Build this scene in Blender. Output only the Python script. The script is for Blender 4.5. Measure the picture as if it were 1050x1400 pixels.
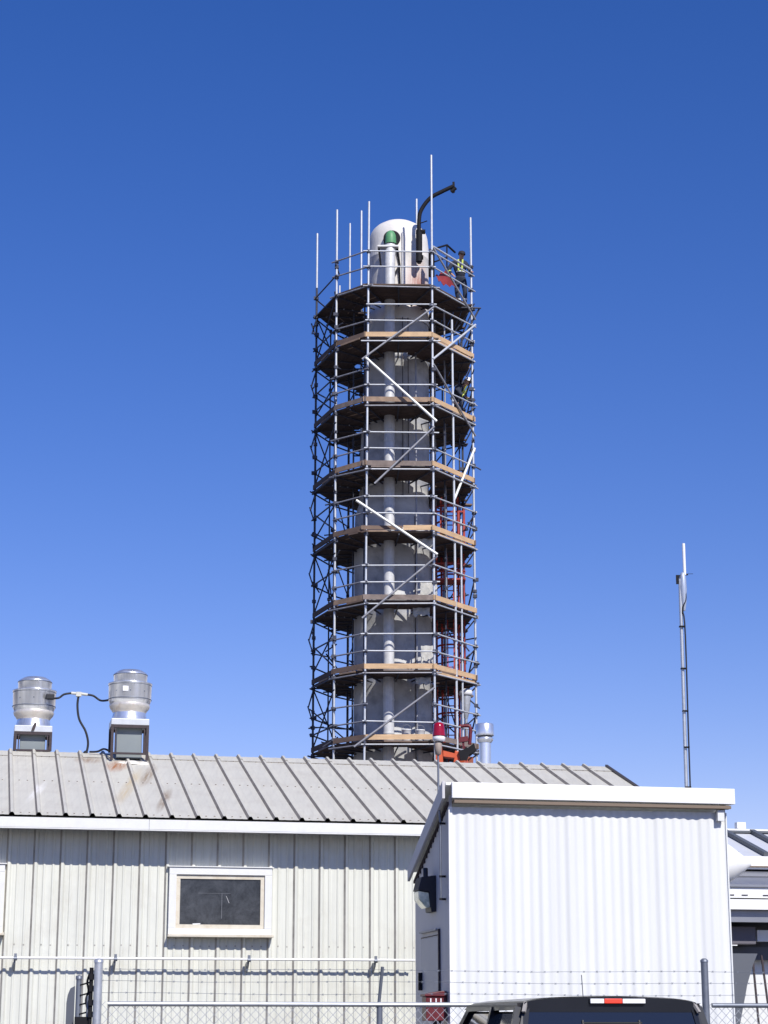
import bpy, bmesh, math, random
from math import radians as R, sin, cos, tan, pi, sqrt, atan2, hypot
from mathutils import Vector as V, Matrix
random.seed(7)
for o in list(bpy.data.objects): bpy.data.objects.remove(o)
SC = bpy.context.scene; COL = SC.collection
# ------------------------------------------------------------------ camera, sky, sun, exposure
EYE = 1.55; TH = R(14.6); FOC = 2730.0
cam = bpy.data.cameras.new('camera'); co = bpy.data.objects.new('camera', cam); COL.objects.link(co)
co.location = (0, 0, EYE); co.rotation_euler = (R(90) + TH, 0, 0)
cam.sensor_fit = 'VERTICAL'; cam.sensor_height = 24; cam.lens = FOC/1400*24
cam.clip_start = 0.1; cam.clip_end = 5000
SC.camera = co
SUN_EL = R(41.8); SUN_AZ = R(26.4)
S = V((sin(SUN_AZ)*cos(SUN_EL), -cos(SUN_AZ)*cos(SUN_EL), sin(SUN_EL)))
W = bpy.data.worlds.new('World'); SC.world = W; W.use_nodes = True
wn = W.node_tree; bg = wn.nodes['Background']
sky = wn.nodes.new('ShaderNodeTexSky'); sky.sky_type = 'NISHITA'; sky.sun_disc = False
sky.sun_elevation = SUN_EL; sky.sun_rotation = atan2(S.x, S.y)
sky.altitude = 0; sky.air_density = 1.0; sky.dust_density = 0.05; sky.ozone_density = 3.0
hs = wn.nodes.new('ShaderNodeHueSaturation'); hs.inputs['Saturation'].default_value = 1.34; hs.inputs['Hue'].default_value = .512
tn = wn.nodes.new('ShaderNodeMix'); tn.data_type = 'RGBA'; tn.blend_type = 'MULTIPLY'; tn.inputs[0].default_value = 1; tn.inputs[7].default_value = (1.22, .945, 1.13, 1)
wn.links.new(sky.outputs[0], hs.inputs['Color']); wn.links.new(hs.outputs[0], tn.inputs[6]); wn.links.new(tn.outputs[2], bg.inputs[0]); bg.inputs[1].default_value = 0.112
sl = bpy.data.lights.new('sun', 'SUN'); sl.energy = 5.0; sl.angle = R(0.5); sl.color = (1, .96, .9)
so = bpy.data.objects.new('sun', sl); COL.objects.link(so)
so.rotation_euler = S.to_track_quat('Z', 'Y').to_euler(); so.location = (10, -10, 30)
SC.view_settings.view_transform = 'Standard'; SC.view_settings.look = 'None'
SC.view_settings.exposure = 0.0; SC.view_settings.gamma = 1
SC.render.resolution_x = 768; SC.render.resolution_y = 1024

# ------------------------------------------------------------------ frames
PS = R(11.4); D = V((cos(PS), sin(PS), 0)); N = V((-sin(PS), cos(PS), 0)); P0 = V((-0.13, 24.2, 0))
def BF(u, w, z): return P0 + D*u + N*w + V((0, 0, z))          # building frame: along, back, up
def at(px, py, Y):                                              # measured direction -> point at distance Y
    a = (px-525)/FOC; b = (700-py)/FOC
    k = Y/(cos(TH)-b*sin(TH)); return V((a*k, Y, EYE+(sin(TH)+b*cos(TH))*k))

# ------------------------------------------------------------------ materials
MC = {}
def mat(name, col, rough=.6, metal=0.0, var=0.0, vscale=3.0, streak=0.0, sscale=(30, 30, .6), bump=0.0, bscale=60,
        dirt=None, dirt_amt=0.0, dirt_scale=2.0, coat=0.0, trans=0.0, emit=None, rust_or_shade=None, spec=.5):
    if name in MC: return MC[name]
    m = bpy.data.materials.new(name); m.use_nodes = True; nt = m.node_tree; L = nt.links
    b = nt.nodes['Principled BSDF']; b.inputs['Roughness'].default_value = rough
    b.inputs['Metallic'].default_value = metal; b.inputs['Base Color'].default_value = (*col, 1)
    b.inputs['Coat Weight'].default_value = coat; b.inputs['Transmission Weight'].default_value = trans
    b.inputs['Specular IOR Level'].default_value = spec
    geo = nt.nodes.new('ShaderNodeNewGeometry')
    src = None
    def noise(scale, vec, det=5, ro=.6):
        n = nt.nodes.new('ShaderNodeTexNoise'); n.inputs['Scale'].default_value = scale
        n.inputs['Detail'].default_value = det; n.inputs['Roughness'].default_value = ro
        L.new(vec, n.inputs['Vector']); return n.outputs[0]
    def ramp(v, a, c):
        r = nt.nodes.new('ShaderNodeMapRange'); r.inputs[1].default_value = a; r.inputs[2].default_value = c
        L.new(v, r.inputs[0]); return r.outputs[0]
    def mix(f, A, B, mode='MIX'):
        x = nt.nodes.new('ShaderNodeMix'); x.data_type = 'RGBA'; x.blend_type = mode
        L.new(f, x.inputs[0]) if not isinstance(f, float) else setattr(x.inputs[0], 'default_value', f)
        for s, q in ((6, A), (7, B)):
            if isinstance(q, tuple): x.inputs[s].default_value = (*q, 1)
            else: L.new(q, x.inputs[s])
        return x.outputs[2]
    cur = tuple(col); P = geo.outputs['Position']
    if var:
        cur = mix(ramp(noise(vscale, P), .3, .7), tuple(c*(1-var) for c in col), tuple(min(1, c*(1+var*.6)) for c in col))
    if streak:
        mp = nt.nodes.new('ShaderNodeMapping'); mp.inputs['Scale'].default_value = sscale; L.new(P, mp.inputs[0])
        cur = mix(ramp(noise(1.0, mp.outputs[0], 4), .42, .78), cur, tuple(c*(1-streak) for c in col))
    if dirt:
        f = nt.nodes.new('ShaderNodeMath'); f.operation = 'MULTIPLY'; f.inputs[1].default_value = dirt_amt
        L.new(ramp(noise(dirt_scale, P, 8, .7), .5, .72), f.inputs[0]); cur = mix(f.outputs[0], cur, dirt)
    if rust_or_shade:                                                     # list of (centre, size xyz, colour, strength) stains and painted shade, fixed to the thing
        for (c, s, rc, st) in rust_or_shade:
            mp = nt.nodes.new('ShaderNodeMapping'); mp.vector_type = 'POINT'
            mp.inputs['Location'].default_value = tuple(-c[i]/s[i] for i in range(3)); mp.inputs['Scale'].default_value = tuple(1/q for q in s)
            L.new(P, mp.inputs[0])
            ln = nt.nodes.new('ShaderNodeVectorMath'); ln.operation = 'LENGTH'; L.new(mp.outputs[0], ln.inputs[0])
            r1 = ramp(ln.outputs['Value'], 1.0, .25)
            mp2 = nt.nodes.new('ShaderNodeMapping'); mp2.inputs['Scale'].default_value = (15, .9, 1.1); L.new(P, mp2.inputs[0])
            r2 = ramp(noise(2.0, mp2.outputs[0], 6, .7), .30, .56)
            f = nt.nodes.new('ShaderNodeMath'); f.operation = 'MULTIPLY'; L.new(r1, f.inputs[0]); L.new(r2, f.inputs[1])
            f2 = nt.nodes.new('ShaderNodeMath'); f2.operation = 'MULTIPLY'; f2.inputs[1].default_value = st; L.new(f.outputs[0], f2.inputs[0])
            cur = mix(f2.outputs[0], cur, rc)
    if not isinstance(cur, tuple): L.new(cur, b.inputs['Base Color'])
    if bump:
        bp = nt.nodes.new('ShaderNodeBump'); bp.inputs['Strength'].default_value = bump; bp.inputs['Distance'].default_value = .01
        L.new(noise(bscale, P, 4), bp.inputs['Height']); L.new(bp.outputs[0], b.inputs['Normal'])
    if emit:
        b.inputs['Emission Color'].default_value = (*emit[0], 1); b.inputs['Emission Strength'].default_value = emit[1]
    MC[name] = m; return m

WALL = mat('painted_wall_panel', (.685, .69, .615), .5, var=.06, vscale=2.0, streak=.16, sscale=(28, 28, .5), bump=.35, bscale=4, dirt=(.42, .38, .31), dirt_amt=.30, dirt_scale=1.7)
fanc = BF(-2.75, 2.75, 5.0)
ROOF = mat('weathered_roof_panel', (.575, .555, .48), .5, var=.05, vscale=1.6, streak=.12, sscale=(22, 1.6, 1.6), bump=.4, bscale=5, dirt=(.42, .38, .32), dirt_amt=.4, dirt_scale=2.6,
           rust_or_shade=[(BF(-2.93, 2.42, 4.90), (.17, .55, .25), (.36, .15, .06), 1.0), (BF(-2.56, 1.9, 4.7), (.10, 1.0, .4), (.26, .18, .10), .9),
                 (BF(-2.47, .5, 4.25), (.07, 1.0, .4), (.24, .17, .10), .9), (BF(-2.85, 1.2, 4.5), (.10, 1.7, .65), (.50, .40, .24), .9), (BF(-3.28, 2.75, 5.0), (.22, .3, .15), (.33, .24, .16), .9),
                 (BF(-3.98, .8, 4.35), (.07, .9, .35), (.76, .75, .72), .9)])
SEAM = mat('rib_shade_and_fixings', (.25, .225, .195), .8, var=.3, vscale=6)  # shade painted on the left roof rib flanks; screws and cap edge share it
WALL_SHADE_FIX = mat('wall_rib_shade_and_fixings', (.40, .38, .34), .8, var=.3, vscale=6)  # painted shade for the left wall rib flanks; wall screws use it too
TRIM = mat('white_trim', (.74, .745, .73), .5, var=.07, vscale=6, dirt=(.5, .46, .38), dirt_amt=.35, dirt_scale=6)
TRIMY = mat('old_cream_paint', (.66, .61, .50), .55, var=.08, vscale=8, dirt=(.42, .30, .16), dirt_amt=.5, dirt_scale=7)
DARKGAP = mat('black_closure_strip', (.02, .02, .02), .9)
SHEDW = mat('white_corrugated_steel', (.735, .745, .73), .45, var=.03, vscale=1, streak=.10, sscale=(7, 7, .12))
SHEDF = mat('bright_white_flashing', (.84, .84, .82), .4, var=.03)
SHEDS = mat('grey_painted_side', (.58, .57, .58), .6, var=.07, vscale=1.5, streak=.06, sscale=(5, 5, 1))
BROWN = mat('brown_soffit_strip', (.20, .15, .11), .7)
GALV = mat('galvanised_steel', (.56, .58, .60), .42, .6, var=.14, vscale=14, bump=.03)
ALU = mat('spun_aluminium', (.90, .92, .95), .28, .78, var=.06, vscale=5, streak=.42, sscale=(13, 13, .25), bump=.06, bscale=9)  # vertical streaks in the base colour stand in for banded reflections
ALUB = mat('greasy_aluminium', (.74, .70, .64), .42, .4, var=.25, vscale=9, dirt=(.3, .2, .12), dirt_amt=.6, dirt_scale=9)
DUCTG = mat('grey_duct_sheet', (.21, .24, .25), .55, .1, var=.08)
ANGLE = mat('rusty_black_angle', (.045, .032, .036), .7, var=.3, vscale=20)
CABLE = mat('black_cable', (.012, .013, .018), .6)
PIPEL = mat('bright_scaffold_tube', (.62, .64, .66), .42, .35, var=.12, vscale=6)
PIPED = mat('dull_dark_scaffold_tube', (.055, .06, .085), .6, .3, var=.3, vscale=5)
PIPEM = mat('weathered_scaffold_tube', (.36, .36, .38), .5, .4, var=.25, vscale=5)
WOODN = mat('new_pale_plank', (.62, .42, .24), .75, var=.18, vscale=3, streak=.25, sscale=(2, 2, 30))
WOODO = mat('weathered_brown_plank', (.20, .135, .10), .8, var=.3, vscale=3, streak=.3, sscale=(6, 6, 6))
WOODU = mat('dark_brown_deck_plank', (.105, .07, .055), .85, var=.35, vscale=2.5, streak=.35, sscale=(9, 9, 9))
WOODM = mat('stained_plank', (.32, .22, .15), .8, var=.35, vscale=4, streak=.3, sscale=(5, 5, 5))
WOODP = mat('greyed_plank', (.24, .19, .165), .85, var=.35, vscale=4, streak=.3, sscale=(5, 5, 5))
STACKM = mat('weathered_stack_shell', (.56, .56, .55), .75, var=.25, vscale=1.3, streak=.22, sscale=(.8, .8, 3.2), dirt=(.15, .15, .15), dirt_amt=.6, dirt_scale=1.6, bump=.15, bscale=8)
STACKW = mat('white_stack_head', (.74, .71, .66), .6, var=.06, vscale=2, dirt=(.45, .40, .34), dirt_amt=.4, dirt_scale=2,
             rust_or_shade=[(V((1.1, 59.3, 24.4)), (.55, .8, 1.1), (.38, .14, .10), .9), (V((-.35, 59.5, 24.9)), (.3, .8, 2.0), (.30, .30, .31), .8)])  # rusty stain at right; the grey patch paints the head's shaded left side
DOWNP = mat('grey_downpipe', (.66, .66, .65), .5, .1, var=.2, vscale=5, streak=.2, sscale=(20, 20, 1))
GREEN = mat('green_cap_paint', (.10, .30, .13), .5, var=.1)
BLACK = mat('black_steel', (.012, .012, .015), .7, var=.2, spec=.2)
RED = mat('red_ladder_paint', (.42, .045, .03), .5, var=.25, vscale=6, dirt=(.12, .03, .03), dirt_amt=.5, dirt_scale=5)
REDT = mat('red_tarpaulin', (.26, .03, .03), .6, var=.3, vscale=4)
ORANGE = mat('orange_machine_paint', (.60, .10, .03), .45, var=.1)
REDBOX = mat('red_cabinet_paint', (.13, .010, .016), .45, var=.4, vscale=14)
REDGL = mat('red_beacon_glass', (.32, .004, .018), .18, var=.2, vscale=30, coat=.5)
ASPH = mat('asphalt', (.055, .055, .055), .9, var=.25, vscale=1.3, bump=.4, bscale=90)
GRAVEL = mat('gravel', (.095, .095, .10), .95, var=.3, vscale=5, bump=.6, bscale=60)
TRUCKP = mat('black_car_paint', (.010, .012, .018), .38, .0, var=.2, vscale=2, coat=.35, spec=.3)
GLASSD = mat('dark_tinted_glass', (.012, .016, .024), .06, .0, coat=.6)
PLASTIC = mat('black_plastic', (.02, .02, .02), .6)
CHROME = mat('chrome', (.8, .8, .8), .12, 1.0)
LENSR = mat('red_lamp_lens', (.75, .02, .01), .15, coat=1.0, emit=((1, .05, .02), .25))
LENSW = mat('clear_lamp_lens', (.85, .86, .88), .10, coat=1.0)
RUBBER = mat('tyre_rubber', (.02, .02, .02), .85, bump=.2)
LENSG = mat('lamp_refractor_glass', (.80, .90, .62), .10, var=.45, vscale=18, coat=.8)  # pale yellow-green base colour stands in for a bright reflection on the lens
BRONZE = mat('dark_bronze_housing', (.014, .015, .024), .5)
CLOTH = mat('navy_work_cloth', (.022, .03, .055), .85, var=.3, vscale=9)
HIVIS = mat('lime_reflective_strip', (.62, .72, .12), .5)
SILVER = mat('silver_reflective_tape', (.75, .77, .78), .35)
SKIN = mat('skin', (.45, .26, .18), .6)
WHITEP = mat('white_plastic', (.80, .80, .80), .35)
BOOT = mat('work_boot_leather', (.05, .035, .025), .7)
CONC = mat('concrete_block', (.34, .33, .31), .9, var=.15, vscale=3)
GALVD = mat('dull_steel_post', (.20, .22, .26), .5, .5, var=.2, vscale=8)
GALVM = mat('dull_wire', (.34, .36, .40), .5, .3)
RBSH = mat('grey_steel_sheet', (.30, .31, .34), .4, .5, var=.12, vscale=2)

def glassmat():
    m = bpy.data.materials.new('dusty_window_glass'); m.use_nodes = True; nt = m.node_tree; L = nt.links; b = nt.nodes['Principled BSDF']
    g = nt.nodes.new('ShaderNodeNewGeometry')
    n = nt.nodes.new('ShaderNodeTexNoise'); n.inputs['Scale'].default_value = 3.2; n.inputs['Detail'].default_value = 12; n.inputs['Roughness'].default_value = .8; n.inputs['Distortion'].default_value = .35
    L.new(g.outputs['Position'], n.inputs['Vector'])
    r = nt.nodes.new('ShaderNodeValToRGB'); r.color_ramp.elements[0].position = .42; r.color_ramp.elements[0].color = (.014, .017, .022, 1)
    r.color_ramp.elements[1].position = .74; r.color_ramp.elements[1].color = (.085, .092, .105, 1)
    L.new(n.outputs[0], r.inputs[0]); L.new(r.outputs[0], b.inputs['Base Color']); b.inputs['Roughness'].default_value = .12
    return m
WGLASS = glassmat()

# ------------------------------------------------------------------ mesh builder
class MB:
    def __init__(s): s.v = []; s.f = []; s.sm = []; s.mi = []; s.m = 0
    def add(s, vs, fs, smooth=False):
        o = len(s.v); s.v += [V(p) for p in vs]
        for f in fs: s.f.append([o+i for i in f]); s.sm.append(smooth); s.mi.append(s.m)
        return s
    def frame(s, O, X, Y, Z, sx, sy, sz):                        # box centred at O
        O = V(O); X = V(X)*sx/2; Y = V(Y)*sy/2; Z = V(Z)*sz/2
        vs = [O+X*a+Y*b+Z*c for a in (-1, 1) for b in (-1, 1) for c in (-1, 1)]
        return s.add(vs, [(0, 1, 3, 2), (4, 6, 7, 5), (0, 4, 5, 1), (2, 3, 7, 6), (0, 2, 6, 4), (1, 5, 7, 3)])
    def box(s, x0, x1, y0, y1, z0, z1):
        return s.frame(((x0+x1)/2, (y0+y1)/2, (z0+z1)/2), (1, 0, 0), (0, 1, 0), (0, 0, 1), x1-x0, y1-y0, z1-z0)
    def bbox(s, u0, u1, w0, w1, z0, z1):                         # box in the building frame
        return s.frame(BF((u0+u1)/2, (w0+w1)/2, (z0+z1)/2), D, N, (0, 0, 1), u1-u0, w1-w0, z1-z0)
    def bar(s, a, b, w, h=None, up=(0, 0, 1)):
        a = V(a); b = V(b); z = b-a; L = z.length; z.normalize(); x = z.cross(V(up))
        if x.length < 1e-4: x = V((1, 0, 0))
        x.normalize(); y = z.cross(x); return s.frame((a+b)/2, x, y, z, w, h or w, L)
    def tube(s, pts, r, n=8, cap=True):
        pts = [V(p) for p in pts]; rr = r if isinstance(r, (list, tuple)) else [r]*len(pts); rings = []
        t = (pts[1]-pts[0]).normalized(); x = t.cross(V((0, 0, 1)))
        if x.length < 1e-3: x = V((1, 0, 0))
        x.normalize()
        for i, p in enumerate(pts):
            t = (pts[min(i+1, len(pts)-1)]-pts[max(i-1, 0)]).normalized()
            x = (x-t*x.dot(t)).normalized(); y = t.cross(x)
            rings.append([p+(x*cos(2*pi*k/n)+y*sin(2*pi*k/n))*rr[i] for k in range(n)])
        vs = [q for g in rings for q in g]
        fs = [(i*n+k, i*n+(k+1) % n, (i+1)*n+(k+1) % n, (i+1)*n+k) for i in range(len(pts)-1) for k in range(n)]
        s.add(vs, fs, n > 5)
        if cap: s.add(rings[0], [tuple(reversed(range(n)))]); s.add(rings[-1], [tuple(range(n))])
        return s
    def lathe(s, c, prof, n=32, axis=None, smooth=True):          # prof: (r, h[, dx]) along axis from c
        c = V(c); z = V(axis or (0, 0, 1)).normalized(); x = z.cross(V((0, 1, 0)))
        if x.length < 1e-3: x = V((1, 0, 0))
        x.normalize(); y = z.cross(x); vs = []
        for q in prof:
            dx = q[2] if len(q) > 2 else 0
            vs += [c+z*q[1]+V((dx, 0, 0))+(x*cos(2*pi*k/n)+y*sin(2*pi*k/n))*q[0] for k in range(n)]
        fs = [(i*n+k, i*n+(k+1) % n, (i+1)*n+(k+1) % n, (i+1)*n+k) for i in range(len(prof)-1) for k in range(n)]
        s.add(vs, fs, smooth)
        return s
    def prism(s, poly, ax):                                       # polygon points, extruded by vector ax
        ax = V(ax); n = len(poly); vs = [V(p) for p in poly]+[V(p)+ax for p in poly]
        return s.add(vs, [tuple(range(n)), tuple(reversed(range(n, 2*n)))]+[(i, n+i, n+(i+1) % n, (i+1) % n) for i in range(n)])

WO = {}
MOVE = [None]                                                    # (size, foot before, foot after) of the group being built
def moved(p):
    if MOVE[0] is None: return p
    k, a, b = MOVE[0]; q = V(b)+(V(p)-V(a))*k
    if p.z < .06: q.z = p.z
    return q
def link(name, mb, m, parent=None, bevel=0):
    if MOVE[0]: mb.v = [moved(p) for p in mb.v]
    if parent is not None: org = WO[parent.name]
    else:
        xs = [p.x for p in mb.v]; ys = [p.y for p in mb.v]; zs = [p.z for p in mb.v]
        org = V(((min(xs)+max(xs))/2, (min(ys)+max(ys))/2, min(zs)))
    me = bpy.data.meshes.new(name); me.from_pydata([p-org for p in mb.v], [], mb.f)
    for i, p in enumerate(me.polygons): p.use_smooth = mb.sm[i]; p.material_index = mb.mi[i]
    bm = bmesh.new(); bm.from_mesh(me); bmesh.ops.recalc_face_normals(bm, faces=bm.faces); bm.to_mesh(me); bm.free()
    for q in (m if isinstance(m, (list, tuple)) else [m]): me.materials.append(q)
    o = bpy.data.objects.new(name, me); COL.objects.link(o)
    if parent is not None: o.parent = parent; WO[o.name] = org
    else: o.location = org; WO[o.name] = org
    if bevel:
        b = o.modifiers.new('b', 'BEVEL'); b.width = bevel; b.segments = 2; b.limit_method = 'ANGLE'; b.angle_limit = R(35)
    return o
def tag(o, label=None, cat=None, group=None, kind=None):
    if label: o['label'] = label
    if cat: o['category'] = cat
    if group: o['group'] = group
    if kind: o['kind'] = kind
    return o
def thing(name, loc, label, cat, group=None):
    loc = moved(V(loc))
    o = bpy.data.objects.new(name, None); COL.objects.link(o); o.location = loc; o.empty_display_size = .1
    WO[o.name] = V(loc); return tag(o, label, cat, group)

# ------------------------------------------------------------------ ground
g = MB(); g.add([(-3000, -3000, 0), (3000, -3000, 0), (3000, 3000, 0), (-3000, 3000, 0)], [(0, 1, 2, 3)])
tag(link('ground', g, GRAVEL), kind='structure')
g = MB(); g.add([(-30, -20, .004), (30, -20, .004), (30, 18.2, .004), (-30, 18.2, .004)], [(0, 1, 2, 3)])
tag(link('parking_lot', g, ASPH), kind='structure')

# ------------------------------------------------------------------ main building
PITCH = tan(R(18.4)); UL, UR = -13.0, 3.92; RIB = .305; PH = .286
def sheet_faces(m, pr, rows):                                     # ribbed sheet; the left flank of each big rib is painted dark as its shaded side
    n = len(pr); base = len(m.v); m.v += [V(p) for p in rows]
    for i in range(n-1):
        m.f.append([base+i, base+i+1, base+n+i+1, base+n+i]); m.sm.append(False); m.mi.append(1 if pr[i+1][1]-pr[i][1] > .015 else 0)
def profile(u0, u1, big=.030, small=.007, base=.034, top=.013):
    pts = [(u0, 0)]; k = math.ceil((u0-PH)/RIB)
    while PH+k*RIB < u1-.05:
        c = PH+k*RIB
        if c > u0+.05: pts += [(c-base, 0), (c-top, big), (c+top, big), (c+base, 0)]
        for q in (1, 2):
            c2 = c+RIB*q/3
            if u0 < c2-.02 and c2+.02 < u1-.04: pts += [(c2-.018, 0), (c2-.008, small), (c2+.008, small), (c2+.018, 0)]
        k += 1
    return pts+[(u1, 0)]
bld = thing('metal_building', BF(-4, 4, 0), 'long cream ribbed metal building with weathered grey roof', 'building')
wl = MB(); pr = profile(UL, UR, .028, .010)
sheet_faces(wl, pr, [BF(u, -h, z) for z in (0, 3.9) for u, h in pr])
link('front_wall', wl, [WALL, WALL_SHADE_FIX], bld)
def wg(u):                                                         # gable end walls
    m = MB(); m.prism([BF(u, .02, 0), BF(u, 7.0, 0), BF(u, 7.0, 3.93), BF(u, 3.22, 5.02), BF(u, .02, 3.93)], D*.05); return m
link('end_wall', wg(UL), WALL, bld); link('end_wall', wg(UR-.06), WALL, bld)
link('rear_wall', MB().bbox(UL, UR, 7.0, 7.05, 0, 3.9), WALL, bld)
EV = -.43; ZE = 3.955; WR = 3.2; ZR = ZE+PITCH*(WR-EV)
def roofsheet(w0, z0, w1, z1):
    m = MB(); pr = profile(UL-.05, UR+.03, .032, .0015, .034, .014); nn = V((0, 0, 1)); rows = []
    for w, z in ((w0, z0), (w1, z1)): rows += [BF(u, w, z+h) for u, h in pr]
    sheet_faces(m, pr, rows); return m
rs = roofsheet(EV, ZE, WR, ZR)
# screw heads in rows near eave and ridge
u = PH-40*RIB
sc = MB()
while u < UR:
    for w in (EV+.09, WR-.32, 1.4):
        for du in (.10, .2):
            p = BF(u+du, w, ZE+PITCH*(w-EV)+.004)
            sc.frame(p, D, N, (0, 0, 1), .018, .018, .012)
    u += RIB
rf = link('roof', rs, [ROOF, SEAM], bld)  # SEAM is the shade painted on the left rib flanks
tag(link('roof_screws', sc, SEAM, rf), kind='stuff')
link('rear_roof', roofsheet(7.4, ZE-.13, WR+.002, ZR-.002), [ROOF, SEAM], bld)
q_ = .30
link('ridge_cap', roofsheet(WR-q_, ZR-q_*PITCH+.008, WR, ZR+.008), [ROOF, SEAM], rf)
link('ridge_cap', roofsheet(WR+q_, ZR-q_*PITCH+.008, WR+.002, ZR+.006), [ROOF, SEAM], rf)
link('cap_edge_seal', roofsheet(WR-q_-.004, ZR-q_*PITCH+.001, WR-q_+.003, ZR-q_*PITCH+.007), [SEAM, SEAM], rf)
u0 = UL; eav = MB()
for u1 in (-8.2, -2.72, 3.94): eav.bbox(u0+.002, u1-.002, EV+.02, EV+.045, ZE-.135, ZE-.022); eav.bbox(u0+.002, u1-.002, EV+.022, EV+.06, ZE-.15, ZE-.137); u0 = u1
link('eave_fascia', eav, TRIM, bld)
link('eave_closure', MB().bbox(UL, UR, EV+.05, EV+.09, ZE-.10, ZE-.004), DARKGAP, bld)
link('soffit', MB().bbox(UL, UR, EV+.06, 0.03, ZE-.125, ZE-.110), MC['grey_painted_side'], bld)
rk = MB(); rk.prism([BF(UR+.035, EV, ZE-.09), BF(UR+.035, EV, ZE+.012), BF(UR+.035, WR, ZR+.035), BF(UR+.035, WR, ZR-.07)], D*.035)
link('rake_trim', rk, mat('dark_bronze_trim', (.06, .05, .05), .5), bld)

mat('equip_line', (.22, .23, .25), .7)
sc = MB(); u = PH-40*RIB
while u < UR-.1:
    for z in (2.52, 1.2, .2):
        for du in (.10, .205): sc.frame(BF(u+du, -.004, z+random.uniform(-.004, .004)), D, N, (0, 0, 1), .016, .012, .016)
    u += RIB
tag(link('wall_screws', sc, WALL_SHADE_FIX, bld), kind='stuff')
def window(u0, u1, z0, z1):
    f = MB(); t = .085
    for a in ((u0, u1, z1-t, z1), (u0, u0+t, z0+t*.8, z1-t-.001), (u1-t, u1, z0+t*.8, z1-t-.001), (u0, u1, z0, z0+t*.8-.001)): f.bbox(a[0], a[1], -.085, -.001, a[2], a[3])
    fr = link('window_frame', f, TRIM, bld, .004)
    s = MB(); q = .045; i0, i1, j0, j1 = u0+t+.002, u1-t-.002, z0+t*.8+.002, z1-t-.002
    for a in ((i0, i1, j1-q, j1), (i0, i0+q, j0+q, j1-q-.001), (i1-q, i1, j0+q, j1-q-.001), (i0, i1, j0, j0+q-.001)): s.bbox(a[0], a[1], -.062, -.031, a[2], a[3])
    link('sash', s, TRIMY, fr)
    link('pane', MB().bbox(i0+q*.5, i1-q*.5, -.045, -.034, j0+q*.5, j1-q*.5), WGLASS, fr)
    cx_, cz_ = (u0+u1)/2+.02, (z0+z1)/2
    link('pane_mark', MB().bar(BF(cx_+.05, -.047, cz_+.06), BF(cx_+.085, -.047, cz_-.02), .008, .003), WHITEP, fr)
    link('pane_line', MB().bar(BF(cx_-.28, -.0462, cz_+.09), BF(cx_+.1, -.0462, cz_+.09), .004, .002).bar(BF(cx_, -.0462, cz_+.09), BF(cx_, -.0462, cz_-.2), .004, .002), MC['equip_line'], fr)
    link('sealant_bead', MB().bar(BF(i0+.2, -.05, j0+q+.004), BF(i0+.29, -.05, j0+q+.008), .012), WHITEP, fr)
    link('sill', MB().bbox(u0-.005, u1+.02, -.155, -.002, z0-.032, z0-.002), TRIMY, fr, .004)
    link('head_flashing', MB().bbox(u0-.02, u1+.02, -.10, -.002, z1+.002, z1+.014), TRIM, fr)
    return fr
window(-2.44, -1.23, 2.65, 3.42)
window(-5.56, -4.33, 2.65, 3.42)
window(-9.2, -8.0, 2.65, 3.42)

# pipe run clipped along the wall
pp = thing('wall_pipe', BF(-4, -.12, 2.36), 'thin white pipe run held off the cream wall by brackets below the windows', 'pipe')
link('pipe', MB().tube([BF(-12.8, -.17, 2.36), BF(.47, -.17, 2.37)], .015, 10), mat('white_pipe_paint', (.82, .82, .80), .4), pp)
for ub in (-10.2, -8.7, -7.2, -5.7, -4.17, -3.04, -1.50, 0.0):
    b = MB(); b.prism([BF(ub-.016, -.025, 2.34), BF(ub-.016, -.165, 2.34), BF(ub-.016, -.15, 2.30), BF(ub-.016, -.025, 2.22)], D*.02)
    b.tube([BF(ub-.02, -.17, 2.36), BF(ub+.02, -.17, 2.36)], .024, 8); b.frame(BF(ub, -.17, 2.395), D, N, (0, 0, 1), .03, .02, .04)
    link('bracket', b, GALVD, pp)

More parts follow.
